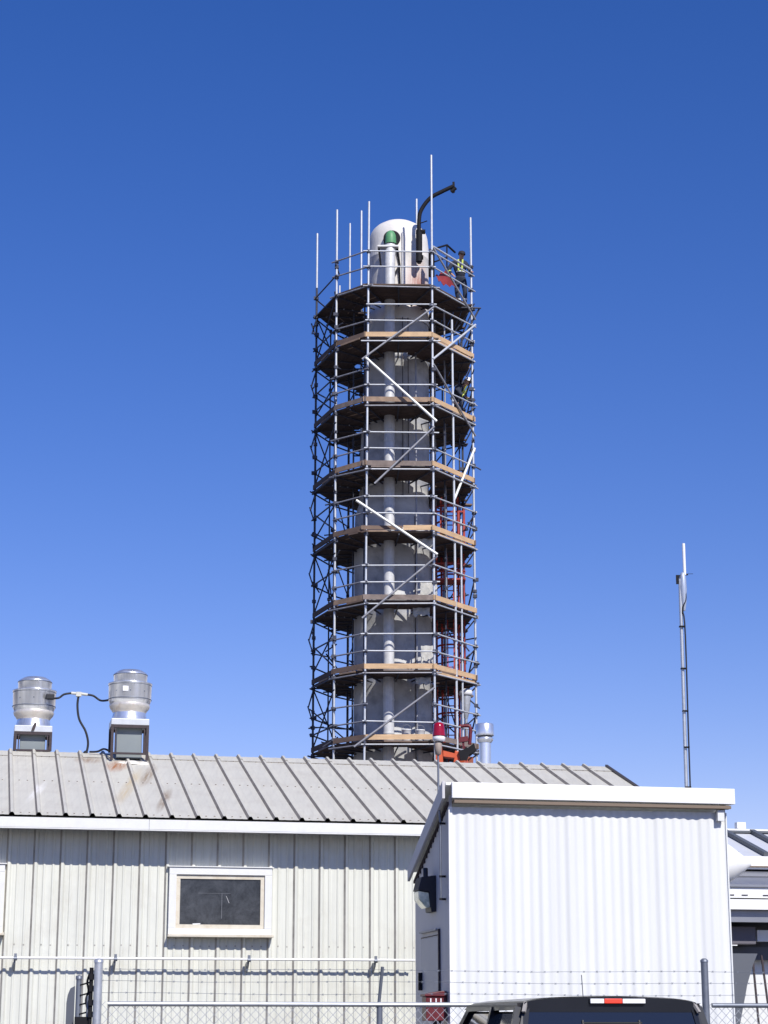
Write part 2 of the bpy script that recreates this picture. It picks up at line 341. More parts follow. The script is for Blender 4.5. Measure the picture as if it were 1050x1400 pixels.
# ------------------------------------------------------------------ exhaust fans
def fan(name, u, w, zb, zt, label, legs):
    c = BF(u, w, zb); t = thing(name, c, label, 'exhaust fan', 'spun aluminium exhaust fans on the ridge')
    zf = zt-.77                                                    # underside of curb plate
    def C(z): return BF(u, w, z)
    link('wind_band', MB().lathe(C(zf), [(.20, .27), (.262, .30), (.285, .36), (.288, .56), (.296, .575), (.296, .585), (.278, .585), (.27, .57)], 40), ALU, t)
    for zz_r in (.365, .555): link('drum_seam', MB().lathe(C(zf+zz_r), [(.2875, -.004), (.292, 0), (.2895, .006), (.2875, .009)], 40), GALVD, t)
    for k_ in range(3):
        a_ = -pi/2+(-.7+.7*k_)+.15; link('drum_rivet', MB().frame(V(C(zf+.46))+V((cos(a_), sin(a_), 0))*.288, (1, 0, 0), (0, 1, 0), (0, 0, 1), .014, .014, .014), GALVD, t)
    link('cover_seam', MB().lathe(C(zf+.70), [(.2275, -.004), (.232, 0), (.229, .006)], 40), GALVD, t)
    link('base_bell', MB().lathe(C(zf), [(.232, .10), (.225, .14), (.215, .185), (.23, .21), (.262, .25), (.272, .285), (.262, .315)], 40), ALUB, t)
    link('base_neck', MB().lathe(C(zf), [(.245, .082), (.235, .10), (.225, .14), (.216, .19)], 40), ALU, t)
    link('motor_cover', MB().lathe(C(zf), [(.225, .45), (.225, .70), (.228, .705), (.215, .725), (.15, .765), (.05, .775), (.001, .776)], 40), ALU, t)
    link('curb_plate', MB().frame(C(zf+.04), D, N, (0, 0, 1), .50, .50, .085), mat('curb_plate_white', (.56, .58, .60), .4, .2, var=.1, vscale=9), t, .006)
    link('duct', MB().frame(C((zf+zb)/2), D, N, (0, 0, 1), .33, .33, zf-zb), DUCTG, t)
    fr = MB()
    for sx in (-1, 1):
        for sy in (-1, 1):
            wy = w+sy*.235; zl = ZE+PITCH*(min(wy, WR)-EV)+.02 if wy < WR else ZR-PITCH*(wy-WR)
            fr.frame(BF(u+sx*.232, wy, (zf+zl)/2), D, N, (0, 0, 1), .035, .035, zf-zl)
        fr.frame(BF(u+sx*.19, w-.235, (zb+zf)/2+.03), D, N, (0, 0, 1), .016, .016, zf-zb-.06)
        fr.frame(BF(u+sx*.232, w, zf-.03), D, N, (0, 0, 1), .032, .43, .032)
    for sy in (-1, 1): fr.frame(BF(u, w+sy*.235, zf-.02), D, N, (0, 0, 1), .43, .03, .04); fr.frame(BF(u, w+sy*.235, zb+.05), D, N, (0, 0, 1), .43, .03, .025)
    link('stand', fr, ANGLE, t)
    return t
fl = fan('exhaust_fan', -4.0, 3.42, 5.13, 6.20, 'squat silver roof fan at left with a black cable box on its drum', 1)
link('cable_box', MB().frame(BF(-3.80, 3.15, 5.90), D, N, (0, 0, 1), .11, .10, .07), CABLE, fl, .01)
st = MB(); st.prism([BF(-4.03, 3.165, 5.44), BF(-3.99, 3.165, 5.44), BF(-3.955, 3.165, 5.55), BF(-3.995, 3.165, 5.55)], N*-.012)
link('strap', st, ANGLE, fl)
fr_ = fan('exhaust_fan', -2.75, 2.95, 5.06, 6.26, 'taller silver roof fan with a small white label, standing over rusty stains', 1)
link('rating_label', MB().frame(BF(-2.83, 2.672, 5.97), D, N, (0, 0, 1), .075, .012, .065), WHITEP, fr_)
link('flashing_sealant', MB().lathe(BF(-2.72, 2.66, 4.97), [(.001, .03), (.06, .035), (.11, .01), (.13, -.02)], 14).lathe(BF(-2.57, 2.63, 4.96), [(.001, .035), (.05, .03), (.09, 0), (.1, -.02)], 12).lathe(BF(-2.84, 2.67, 4.97), [(.001, .02), (.05, .02), (.08, -.01)], 10), mat('pale_sealant', (.72, .68, .60), .8, var=.2, vscale=30), fr_)
cb = thing('roof_cable', BF(-3.3, 3.3, 5.2), 'black cable with a junction box linking the two roof fans', 'cable')
w_ = 3.2
def C3(u, z, w=w_): return BF(u, w, z)
def spline(pts, n=6):
    out = []
    for i in range(len(pts)-1):
        p0 = pts[max(i-1, 0)]; p1 = pts[i]; p2 = pts[i+1]; p3 = pts[min(i+2, len(pts)-1)]
        for k in range(n):
            t = k/n; out.append(.5*((2*p1)+(-p0+p2)*t+(2*p0-5*p1+4*p2-p3)*t*t+(-p0+3*p1-3*p2+p3)*t*t*t))
    return out+[pts[-1]]
link('flexible_conduit', MB().tube(spline([C3(-3.76, 5.88, 3.15), C3(-3.68, 5.90), C3(-3.61, 5.95), C3(-3.50, 5.97)]), .014, 8), CABLE, cb)
link('flexible_conduit', MB().tube(spline([C3(-3.30, 5.955), C3(-3.22, 5.94), C3(-3.12, 5.88), C3(-3.02, 5.86, 3.0)]), .014, 8), CABLE, cb)
link('flexible_conduit', MB().tube(spline([C3(-3.42, 5.94), C3(-3.43, 5.80), C3(-3.40, 5.62), C3(-3.31, 5.46), C3(-3.27, 5.30), C3(-3.29, 5.15)]), .015, 8), CABLE, cb)
j = MB(); j.frame(C3(-3.42, 5.955), D, N, (0, 0, 1), .07, .06, .06); j.tube([C3(-3.52, 5.97), C3(-3.44, 5.965)], .02); j.tube([C3(-3.40, 5.965), C3(-3.30, 5.955)], .02)
link('junction_box', j, mat('box_grey', (.55, .55, .5), .5), cb)
link('roof_boot', MB().lathe(C3(-3.3, 5.10), [(.06, 0), (.05, .05), (.02, .09), (.001, .1)], 12), CABLE, cb)
link('loose_cable', MB().tube(spline([C3(-3.25, 5.17, 3.1), C3(-3.15, 5.17, 3.05), C3(-3.07, 5.20, 3.0), C3(-3.0, 5.16, 2.9)]), .014, 6), CABLE, cb)

# vent flue behind the ridge
vf = thing('flue_vent', BF(2.47, 4.2, 4.8), 'short galvanised flue with a wide round cap behind the ridge', 'roof vent')
link('flue_pipe', MB().lathe(BF(2.47, 4.2, 4.75), [(.085, 0), (.085, .9)], 24), ALU, vf)
link('collar', MB().lathe(BF(2.47, 4.2, 5.60), [(.09, 0), (.115, .03), (.12, .05), (.12, .065), (.09, .09)], 24), ALU, vf)
link('cap', MB().lathe(BF(2.47, 4.2, 5.70), [(.115, 0), (.128, .0), (.130, .02), (.128, .165), (.12, .175), (.001, .18)], 28), ALU, vf)

# ------------------------------------------------------------------ white shed
KS = .90; foot = BF(.52, -1.78, 0)
MOVE[0] = (KS, foot, (foot.x*KS, foot.y*KS, EYE*(1-KS)))      # the shed stands about 2.4 m clear of the long building
sh = thing('white_shed', BF(2.1, -.9, 0), 'bright white corrugated shed with a sloping roof, in front of the long building', 'shed')
SU0, SU1, SW = .52, 3.80, -1.78
fw = MB(); n_ = int((SU1-SU0)/.0133); row = []
for i in range(n_+1):
    u = SU0+(SU1-SU0)*i/n_; row.append((u, .0060*cos(2*pi*u/.106)+.0055*cos(2*pi*u/.39+1.1*sin(u*3.1))+.002*cos(u*23)))
fw.add([BF(u, SW-h-.01, z) for z in (0, 4.0) for u, h in row], [(i, i+1, n_+1+i+1, n_+1+i) for i in range(n_)], True)
link('front_wall', fw, SHEDW, sh)
SS = .79/1.8
def zs(w): return 4.21-SS*(w-SW)
def side(u, m_):
    m = MB(); m.prism([BF(u, SW, 0), BF(u, .0, 0), BF(u, .0, zs(0)-.08), BF(u, SW, zs(SW)-.08)], D*.04); return m
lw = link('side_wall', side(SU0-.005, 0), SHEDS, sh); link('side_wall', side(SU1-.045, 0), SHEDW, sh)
link('corner_trim', MB().bbox(SU0-.012, SU0+.03, SW-.025, SW-.003, 0, 4.0), SHEDF, sh)
link('corner_trim', MB().bbox(SU1-.012, SU1+.003, SW-.022, SW-.003, 0, 4.0), SHEDW, sh)
rf2 = MB(); rf2.prism([BF(SU0-.06, SW-.10, zs(SW-.10)-.02), BF(SU0-.06, SW-.10, zs(SW-.10)+.01), BF(SU0-.06, .0, zs(0)+.01), BF(SU0-.06, .0, zs(0)-.02)], D*(SU1-SU0+.11))
link('roof', rf2, SHEDF, sh)
link('front_fascia', MB().bbox(SU0+.0, SU1+.065, SW-.155, SW-.105, 4.085, 4.262), SHEDF, sh, .005)
link('fascia_return', MB().bbox(SU1+.015, SU1+.063, SW-.104, SW+.25, 4.09, 4.25), SHEDF, sh)
link('drip_strip', MB().bbox(SU0+.03, SU1+.02, SW-.135, SW-.018, 4.035, 4.068), BROWN, sh)
rk = MB(); rk.prism([BF(SU0-.10, SW-.10, zs(SW-.1)-.17), BF(SU0-.10, SW-.10, zs(SW-.1)+.025), BF(SU0-.10, -.0, zs(0)+.025), BF(SU0-.10, -.0, zs(0)-.13)], D*.03)
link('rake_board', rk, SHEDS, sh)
for i in range(15):
    sc = MB(); w = SW+.08+i*.115; sc.frame(BF(SU0-.015, w, zs(w)-.185), D, N, (0, 0, 1), .02, .035, .03); link('rake_screw', sc, ANGLE, sh)
rkd = MB(); rkd.prism([BF(SU0-.03, SW-.02, zs(SW)-.185), BF(SU0-.03, SW-.02, zs(SW)-.155), BF(SU0-.03, 0, zs(0)-.125), BF(SU0-.03, 0, zs(0)-.155)], D*.024)
link('rake_closure', rkd, ANGLE, sh)
link('downspout_stub', MB().bbox(SU1-.13, SU1-.05, SW-.09, SW-.026, 3.90, 4.02), SHEDW, sh)
# door on the left side wall
dr = link('door', MB().bbox(SU0-.018, SU0-.008, -1.27, -.36, .56, 2.60), mat('grey_blue_door', (.42, .43, .47), .5, var=.05), sh)
link('handle', MB().bbox(SU0-.06, SU0-.02, -.43, -.39, 2.02, 2.22), BLACK, dr)
link('door_frame', MB().bbox(SU0-.03, SU0-.009, -1.325, -1.30, .56, 2.68).bbox(SU0-.012, SU0-.007, -1.29, -.33, 2.612, 2.622).bbox(SU0-.012, SU0-.007, -.345, -.335, .56, 2.605), ANGLE, sh)
link('door_hood', MB().bbox(SU0-.045, SU0-.010, -1.25, -.38, 2.665, 2.685), mat('hood_grey', (.33, .33, .35), .5), sh)
link('door_step', MB().bbox(SU0-1.1, SU0-.01, -1.4, -.2, 0, .54), CONC, sh)

# wall lamp
lp = thing('wall_lamp', BF(.51, -.95, 2.9), 'dark wall pack lamp with glass lens on the shaded side of the shed', 'lamp')
def LP(o, w, z): return BF(SU0-.006-o, w, z)                       # out of wall, along, up
h = MB(); h.prism([LP(0, -1.13, 2.88), LP(.06, -1.13, 2.88), LP(.08, -1.13, 3.10), LP(.21, -1.13, 3.12), LP(.17, -1.13, 3.27), LP(0, -1.13, 3.29)], N*.30)
link('housing', h, BRONZE, lp, .008)
h = MB(); h.prism([LP(.065, -1.11, 2.93), LP(.11, -1.11, 2.92), LP(.20, -1.11, 3.02), LP(.205, -1.11, 3.115), LP(.082, -1.11, 3.095)], N*.26)
link('lens', h, LENSG, lp, .008)
link('photocell', MB().lathe(LP(.10, -1.02, 3.28), [(.028, 0), (.028, .09), (.02, .1), (.001, .1)], 12), BRONZE, lp)
link('side_conduit', MB().tube([LP(.05, -.85, 3.20), LP(.05, -.62, 3.18)], .02), BRONZE, lp)
link('mount_plate', MB().bbox(SU0-.03, SU0-.007, -.81, -.62, 3.03, 3.22), mat('plate_grey', (.3, .31, .33), .5), lp)

# beacon on its conduit
bc = thing('warning_beacon', BF(.42, -1.62, 3.0), 'red glass warning beacon on a thin pole beside the shed corner', 'beacon')
bx, bw = .445, -1.62
link('pole', MB().tube([BF(bx+.01, bw, 2.98), BF(bx+.01, bw, 3.8), BF(bx-.01, bw, 4.1), BF(bx-.01, bw, 4.64)], .012, 8), GALVD, bc)
link('hub', MB().lathe(BF(bx-.01, bw, 4.60), [(.012, 0), (.035, .01), (.042, .07), (.045, .13), (.03, .15)], 16), mat('hub_brown', (.32, .26, .22), .6), bc)
link('collar', MB().lathe(BF(bx, bw, 4.755), [(.05, 0), (.07, .015), (.074, .05), (.06, .065)], 20), WHITEP, bc)
link('lens', MB().lathe(BF(bx, bw, 4.82), [(.074, 0), (.070, .04), (.063, .11), (.055, .14), (.03, .155), (.001, .158)], 24), REDGL, bc)
for z in (3.83, 3.24, 2.99): link('clamp', MB().frame(BF(bx+.03, bw, z), D, N, (0, 0, 1), .07, .03, .022), BLACK, bc)

# red cabinet by the door
rc = thing('red_cabinet', BF(.40, -1.55, 0), 'dark red box on a post beside the grey door', 'cabinet')
link('cabinet_body', MB().bbox(.27, .50, -1.66, -1.45, 1.67, 1.93), REDBOX, rc, .006)
l_ = MB(); l_.prism([BF(.255, -1.68, 1.932), BF(.50, -1.68, 1.932), BF(.50, -1.68, 1.985), BF(.45, -1.68, 1.99), BF(.255, -1.68, 1.955)], N*.25)
link('lid', l_, REDBOX, rc, .004)
for i, u in enumerate((.315, .375, .43)): link('white_mark', MB().bbox(u, u+.014, -1.667, -1.661, 1.86, 1.91), WHITEP, rc)
link('post', MB().bbox(.37, .41, -1.58, -1.54, 0, 1.668), ANGLE, rc)

# white cowl on the shed's right side
cw = MB().lathe(BF(SU1+.0, -1.45, 3.45), [(.001, 0), (.28, .0), (.285, .02), (.21, .15), (.10, .31), (.03, .40), (.001, .42)], 32, axis=D)
tag(link('white_cowl', cw, SHEDF), 'white cone shaped cowl sticking out of the right side of the shed', 'vent cowl')

MOVE[0] = None
# ------------------------------------------------------------------ right-hand building
rb = thing('canopy_building', BF(7, 2, 0), 'low white building with a dark canopy, right of the shed', 'building')
X0, X1 = 4.02, 11
m = MB(); m.prism([BF(X0, 1.5, 3.80), BF(X0, 3.1, 4.28), BF(X0, 3.1, 4.24), BF(X0, 1.5, 3.76)], D*(X1-X0))
link('roof', m, mat('white_roof_panel', (.62, .64, .67), .4, var=.06), rb)
m = MB(); u = 4.35
while u < X1-.4:
    m.bar(BF(u, 1.5, 3.835), BF(u, 3.02, 4.29), .07, .05); u += .42
link('roof_ribs', m, mat('dark_roof_batten', (.10, .11, .12), .5), rb)
link('roof_end_strip', MB().frame(BF((X0+X1)/2, 3.02, 4.275), D, N, (0, 0, 1), X1-X0, .10, .03), MC['dark_roof_batten'], rb)
link('ridge_cap', MB().bbox(X0, X1, 3.08, 3.2, 4.25, 4.325), SHEDF, rb)
link('ridge_block', MB().bbox(5.84, 5.97, 3.09, 3.19, 4.33, 4.42), SHEDF, rb)
link('rear_roof', MB().prism([BF(X0, 3.2, 4.30), BF(X0, 5.5, 3.6), BF(X0, 5.5, 3.56), BF(X0, 3.2, 4.26)], D*(X1-X0)), MC['white_roof_panel'], rb)
link('upper_fascia', MB().bbox(X0, X1, 1.44, 1.49, 3.63, 3.80), SHEDF, rb)
link('gutter_line', MB().bbox(X0, X1, 1.41, 1.437, 3.655, 3.672), BROWN, rb)
m = MB(); m.prism([BF(X0, .22, 3.31), BF(X0, 1.43, 3.60), BF(X0, 1.43, 3.57), BF(X0, .22, 3.28)], D*(X1-X0))
link('canopy_roof', m, RBSH, rb)
link('canopy_fascia', MB().bbox(X0, X1, .18, .215, 3.17, 3.32).bbox(X0, X1, .185, .22, 3.03, 3.155), SHEDF, rb)
link('canopy_drip', MB().bbox(X0, X1, .15, .177, 3.305, 3.335), RBSH, rb)
m = MB()
for a, b in ((4.4, 4.62), (4.72, 4.8), (5.0, 5.4), (5.9, 6.6)): m.bbox(a, b, .171, .179, 3.20, 3.211)
link('fascia_cracks', m, ANGLE, rb)
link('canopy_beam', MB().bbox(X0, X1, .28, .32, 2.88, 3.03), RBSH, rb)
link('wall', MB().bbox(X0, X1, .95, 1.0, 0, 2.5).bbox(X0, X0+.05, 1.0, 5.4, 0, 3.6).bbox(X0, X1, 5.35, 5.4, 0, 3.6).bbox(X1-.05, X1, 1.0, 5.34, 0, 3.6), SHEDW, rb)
link('shaded_wall_band', MB().bbox(X0, X1, .945, .995, 2.503, 3.5), mat('beam_and_shade_grey', (.09, .095, .11), .6), rb)  # dark band of wall colour paints the shade under the canopy
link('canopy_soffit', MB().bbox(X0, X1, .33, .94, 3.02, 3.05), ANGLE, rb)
link('cross_beam', MB().bbox(X0, X1, .80, .90, 2.44, 2.60), MC['beam_and_shade_grey'], rb)
link('equipment_box', MB().bbox(4.70, 5.02, .52, .94, 2.62, 2.84), mat('equipment_grey', (.13, .12, .14), .6), rb, .01)
link('equipment_box', MB().bbox(4.10, 4.68, .55, .94, 2.66, 2.93), MC['equipment_grey'], rb, .01)
link('light_strip', MB().bbox(4.62, 4.76, .50, .52, 2.60, 2.612), WHITEP, rb)
link('light_panel', MB().bbox(5.07, 5.35, .60, .70, 2.66, 2.80), WHITEP, rb)
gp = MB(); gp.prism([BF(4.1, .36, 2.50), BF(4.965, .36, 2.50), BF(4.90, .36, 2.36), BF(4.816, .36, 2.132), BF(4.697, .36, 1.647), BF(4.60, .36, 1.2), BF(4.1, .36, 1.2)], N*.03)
link('shade_panel', gp, mat('canopy_shade_grey', (.10, .11, .13), .6), rb)  # dark triangular sheet added in place of a shadow on the wall behind
for a, b in ((4.905, 4.946), (5.025, 5.10)): link('strut', MB().bar(BF(a, .38, 2.48), BF(a+(b-a)*3.1, .38, .0), .022), ANGLE, rb)

# ------------------------------------------------------------------ antenna mast behind the shed
ms = thing('antenna_mast', (4.53, 30, 0), 'tall thin antenna mast with a white rod on top, behind the shed', 'antenna')
link('mast_tube', MB().tube([(4.52, 30, 0), (4.53, 30, 5.1), (4.555, 30, 8.30)], .026, 10), GALV, ms)
link('coax_line', MB().tube(spline([V((4.575, 29.97, 0)), V((4.585, 29.97, 5.1)), V((4.60, 29.97, 7.4)), V((4.575, 29.97, 7.8)), V((4.63, 29.97, 8.0)), V((4.60, 29.98, 8.3))], 5), .012, 8), CABLE, ms)
link('antenna_rod', MB().tube([(4.63, 30, 8.36), (4.63, 30, 8.86)], .024, 12), WHITEP, ms)
link('matching_unit', MB().lathe((4.60, 30, 7.9), [(.02, -.1), (.045, .05), (.055, .25), (.05, .42), (.035, .48), (.02, .5)], 14), mat('unit_grey', (.4, .45, .55), .4, .3), ms)
b = MB(); b.bar((4.50, 30, 8.34), (4.68, 30, 8.37), .02); b.bar((4.52, 30, 8.22), (4.52, 30, 8.36), .05, .03); b.bar((4.62, 30, 8.38), (4.76, 30, 8.38), .006)
link('top_bracket', b, BLACK, ms)
for z in (7.55, 6.9, 6.25, 5.7, 5.1): link('clamp', MB().frame((4.555, 29.98, z), (1, 0, 0), (0, 1, 0), (0, 0, 1), .085, .08, .016), BLACK, ms)

# ------------------------------------------------------------------ stack
SX, SY = .27, 60.0
sk = thing('process_stack', (SX, SY, 0), 'tall grey cylindrical stack with a white domed head inside the scaffolding', 'stack')
def sx(z): return .0 if z < 16 else .19*min(1, (z-16)/8)
def sr(z): return 1.19 if z < 17 else (1.19-.11*min(1, (z-17)/.4) if z < 19 else max(.975, 1.08-.105*(z-19)/4.2))
prof = []; z = 0
zz = [0]
for k in range(1, 12): zz += [k*2.0-.03, k*2.0, k*2.0+.03, k*2.0+1]
zz = sorted(set([q for q in zz if q < 23.2]+[17, 17.4, 23.2]))
for z in zz:
    e = .03 if abs((z/2.0)-round(z/2.0)) < .001 and z > 0 else 0
    prof.append((sr(z)+e, z, sx(z)))
link('shell', MB().lathe((SX, SY, 0), prof, 48), STACKM, sk)
hp = [(.975, 23.21, .19), (.985, 23.3, .19), (.97, 23.32, .19)]+[(.97, z, .19) for z in (24.2, 25.0)]+[(.97, 25.43, .19), (.980, 25.45, .19), (.980, 25.48, .19), (.97, 25.5, .19), (.97, 25.9, .19)]
hp += [(.955, 26.05, .19), (.94, 26.2, .19), (.90, 26.36, .19), (.82, 26.5, .19), (.7, 26.62, .19), (.5, 26.74, .19), (.25, 26.81, .19), (.001, 26.83, .19)]
link('dome_head', MB().lathe((SX, SY, 0), hp, 56), STACKW, sk)
# downpipe up the front
def dpx(z): return .10+.08*min(1, z/24)
def dpy(z): return SY-sr(min(z, 23.1))-.30
dp = MB(); pts = [V((dpx(z), dpy(z), z)) for z in [0]+[1.0*k for k in range(1, 25)]+[24.9]]
dp.tube(pts, .165, 20)
dwn = link('downpipe', dp, DOWNP, sk)
jj = MB()
for k in range(1, 25): z = k+.03; jj.tube([V((dpx(z), dpy(z), z)), V((dpx(z), dpy(z), z+.05))], .178, 20)
link('pipe_joints', jj, DOWNP, dwn)
el = MB(); el.tube(spline([V((.18, 58.85, 24.9)), V((.19, 58.88, 25.25)), V((.2, 58.98, 25.6)), V((.21, 59.2, 25.85))]), .17, 18)
link('elbow', el, DOWNP, sk)
link('green_cap', MB().lathe((.21, 58.95, 25.66), [(.175, 0), (.178, .16), (.16, .30), (.11, .40), (.05, .445), (.001, .455)], 24), GREEN, sk)
link('nozzle_ring', MB().tube([(.25, 59.18, 25.86), (.25, 58.98, 25.88)], .27, 24), BLACK, sk)
link('bracket_plate', MB().frame((.13, 58.88, 25.52), (1, 0, 0), (0, 1, 0), (0, 0, 1), .66, .28, .05), mat('bracket_white', (.7, .7, .68), .5), sk)
b = MB(); b.bar((.42, 58.95, 25.5), (.50, 59.0, 24.9), .05); b.bar((.50, 58.95, 24.95), (.30, 58.85, 24.55), .05); b.bar((.48, 58.95, 24.9), (.50, 59.0, 24.3), .05); b.bar((-.16, 58.92, 25.48), (-.10, 58.9, 24.9), .05)
link('bracket_brace', b, BLACK, sk)
link('cable_tray', MB().bar((.58, 59.02, 24.2), (.58, 59.02, 26.1), .035), PIPEM, sk)
b = MB()
for x, z0, z1 in ((.58, 17.4, 23.2), (-.55, 0, 16.9), (.95, 0, 16.8), (.75, 17.5, 23.2)):
    y0 = SY-sqrt(max(.01, sr(10)**2-(x-SX)**2))-.03 if z1 < 17 else SY-sqrt(max(.01, .95**2-(x-SX-.15)**2))-.15
    b.bar((x, y0, z0), (x, y0, z1), .022)
link('riser_cables', b, ANGLE, sk)
# davit
dv = thing('davit_arm', (1.11, 58.8, 24.8), 'black gooseneck davit arm with a hook beside the white dome', 'davit')
pts = spline([at(573, 360, 58.85), at(573, 330, 58.85), at(573, 300, 58.85), at(576.5, 286, 58.85), at(588, 271, 58.85), at(603, 262.5, 58.85), at(620, 254.5, 58.85)], 5)
link('arm_pipe', MB().tube(pts, .065, 12), BLACK, dv)
link('sleeve', MB().tube([at(573, 358, 58.85), at(573, 318, 58.85)], .10, 12), BLACK, dv)
b = MB(); b.bar(at(620, 249, 58.85), at(620.5, 260, 58.85), .07); b.tube([at(617, 262, 58.85), at(623, 257, 58.85)], .06); b.tube(spline([at(620, 258, 58.85), at(621.5, 262, 58.85), at(619, 263.5, 58.85), at(617.5, 261, 58.85)], 4), .02, 6)
link('hook', b, BLACK, dv); link('turning_handle', MB().tube([at(575, 305, 58.8), at(584, 302, 58.8)], .018, 6), BLACK, dv)
link('bracket', MB().frame(at(575, 317, 58.95), (1, 0, 0), (0, 1, 0), (0, 0, 1), .30, .25, .06).frame(at(574, 352, 58.95), (1, 0, 0), (0, 1, 0), (0, 0, 1), .22, .25, .06), BLACK, dv)

# ------------------------------------------------------------------ scaffold
sf = thing('scaffold_tower', (.3, 60, 0), 'tube scaffold tower with eight plank decks wrapped round the stack', 'scaffold')
LV = [23.72, 21.98, 19.92, 17.92, 15.93, 13.83, 11.77, 9.70]      # deck tops
# outline corners (x, y)
PO = [(-.58, 57.33), (1.47, 57.38), (2.76, 59.30), (2.52, 61.40), (1.10, 62.65), (-.76, 62.65), (-1.58, 61.50), (-2.15, 60.05), (-1.47, 58.20)]
NAMES = 'ABDEFGJIH'
tops = dict(A=26.4, B=27.98, D=26.7, E=23.6, F=28.8, G=28.37, J=24.9, I=24.6, H=26.5)
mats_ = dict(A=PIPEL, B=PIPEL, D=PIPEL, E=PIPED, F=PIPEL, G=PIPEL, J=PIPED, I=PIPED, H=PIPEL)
def pole(nm, z):
    x, y = PO[NAMES.index(nm)]
    if nm == 'A': x += .006*(z-10)+.02
    x += .0
    return V((x, y, z))
CF = {}
for nm in NAMES:
    m = MB(); m.m = 0; zt = tops[nm]
    zs_ = [0, 6, 12, 18, zt]
    m.tube([pole(nm, q) for q in zs_], .034, 8)
    m.m = 1
    for L0 in LV:
        for dz in (-.12, .52, 1.03):
            if L0+dz < zt-.1 and L0 > 0:
                p = pole(nm, L0+dz); m.tube([p-V((0, 0, .05)), p+V((0, 0, .05))], .062, 8)
                if nm in 'IHJEDB' and random.random() < .8: m.frame(p+V((random.uniform(-.05, .05), -.03, 0)), (1, 0, 0), (0, 1, 0), (0, 0, 1), .13, .10, .10)
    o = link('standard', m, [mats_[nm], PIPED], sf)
# intermediate standard in the right-front side, rear-left and inner ones
def extra(x0, y0, z0, z1, m_, x1=None, r=.03):
    link('standard', MB().tube([V((x0, y0, z0)), V((x1 if x1 is not None else x0, y0, z1))], r, 8), m_, sf)
extra(2.18, 58.35, 0, 22.9, PIPEL, 2.10, .036)
extra(2.33, 58.65, 0, 16.6, PIPEL)
extra(-1.13, 61.9, 0, 27.6, PIPEL); extra(-2.15, 60.05, 24.6, 26.47, PIPEL, r=.034)
extra(-.95, 62.1, 23.6, 25.3, PIPEL); extra(-1.45, 61.4, 23.6, 25.2, PIPEL)
for x, y, a, c in ((.98, 58.62, 0, 22.0), (-.60, 58.75, 0, 23.5), (1.62, 60.6, 0, 24.6), (-1.13, 60.9, 0, 23.4), (1.9, 59.4, 14, 23.9), (-.95, 59.6, 0, 23.6), (1.5, 61.3, 0, 23.6)):
    extra(x, y, a, c, PIPEM if x > 0 else PIPED, r=.028)
n = len(PO)
def lerp(a, b, t): return a+(b-a)*t
def inner(L0):
    return [(.27+sx(L0)+(sr(L0)+q)*cos(a), 60+(sr(L0)+q)*sin(a)) for a, q in [(atan2(p[1]-60, p[0]-.27-sx(L0)), .11 if p[0] > 1 else .06) for p in PO]]
def lerp(a, b, t): return a+(b-a)*t
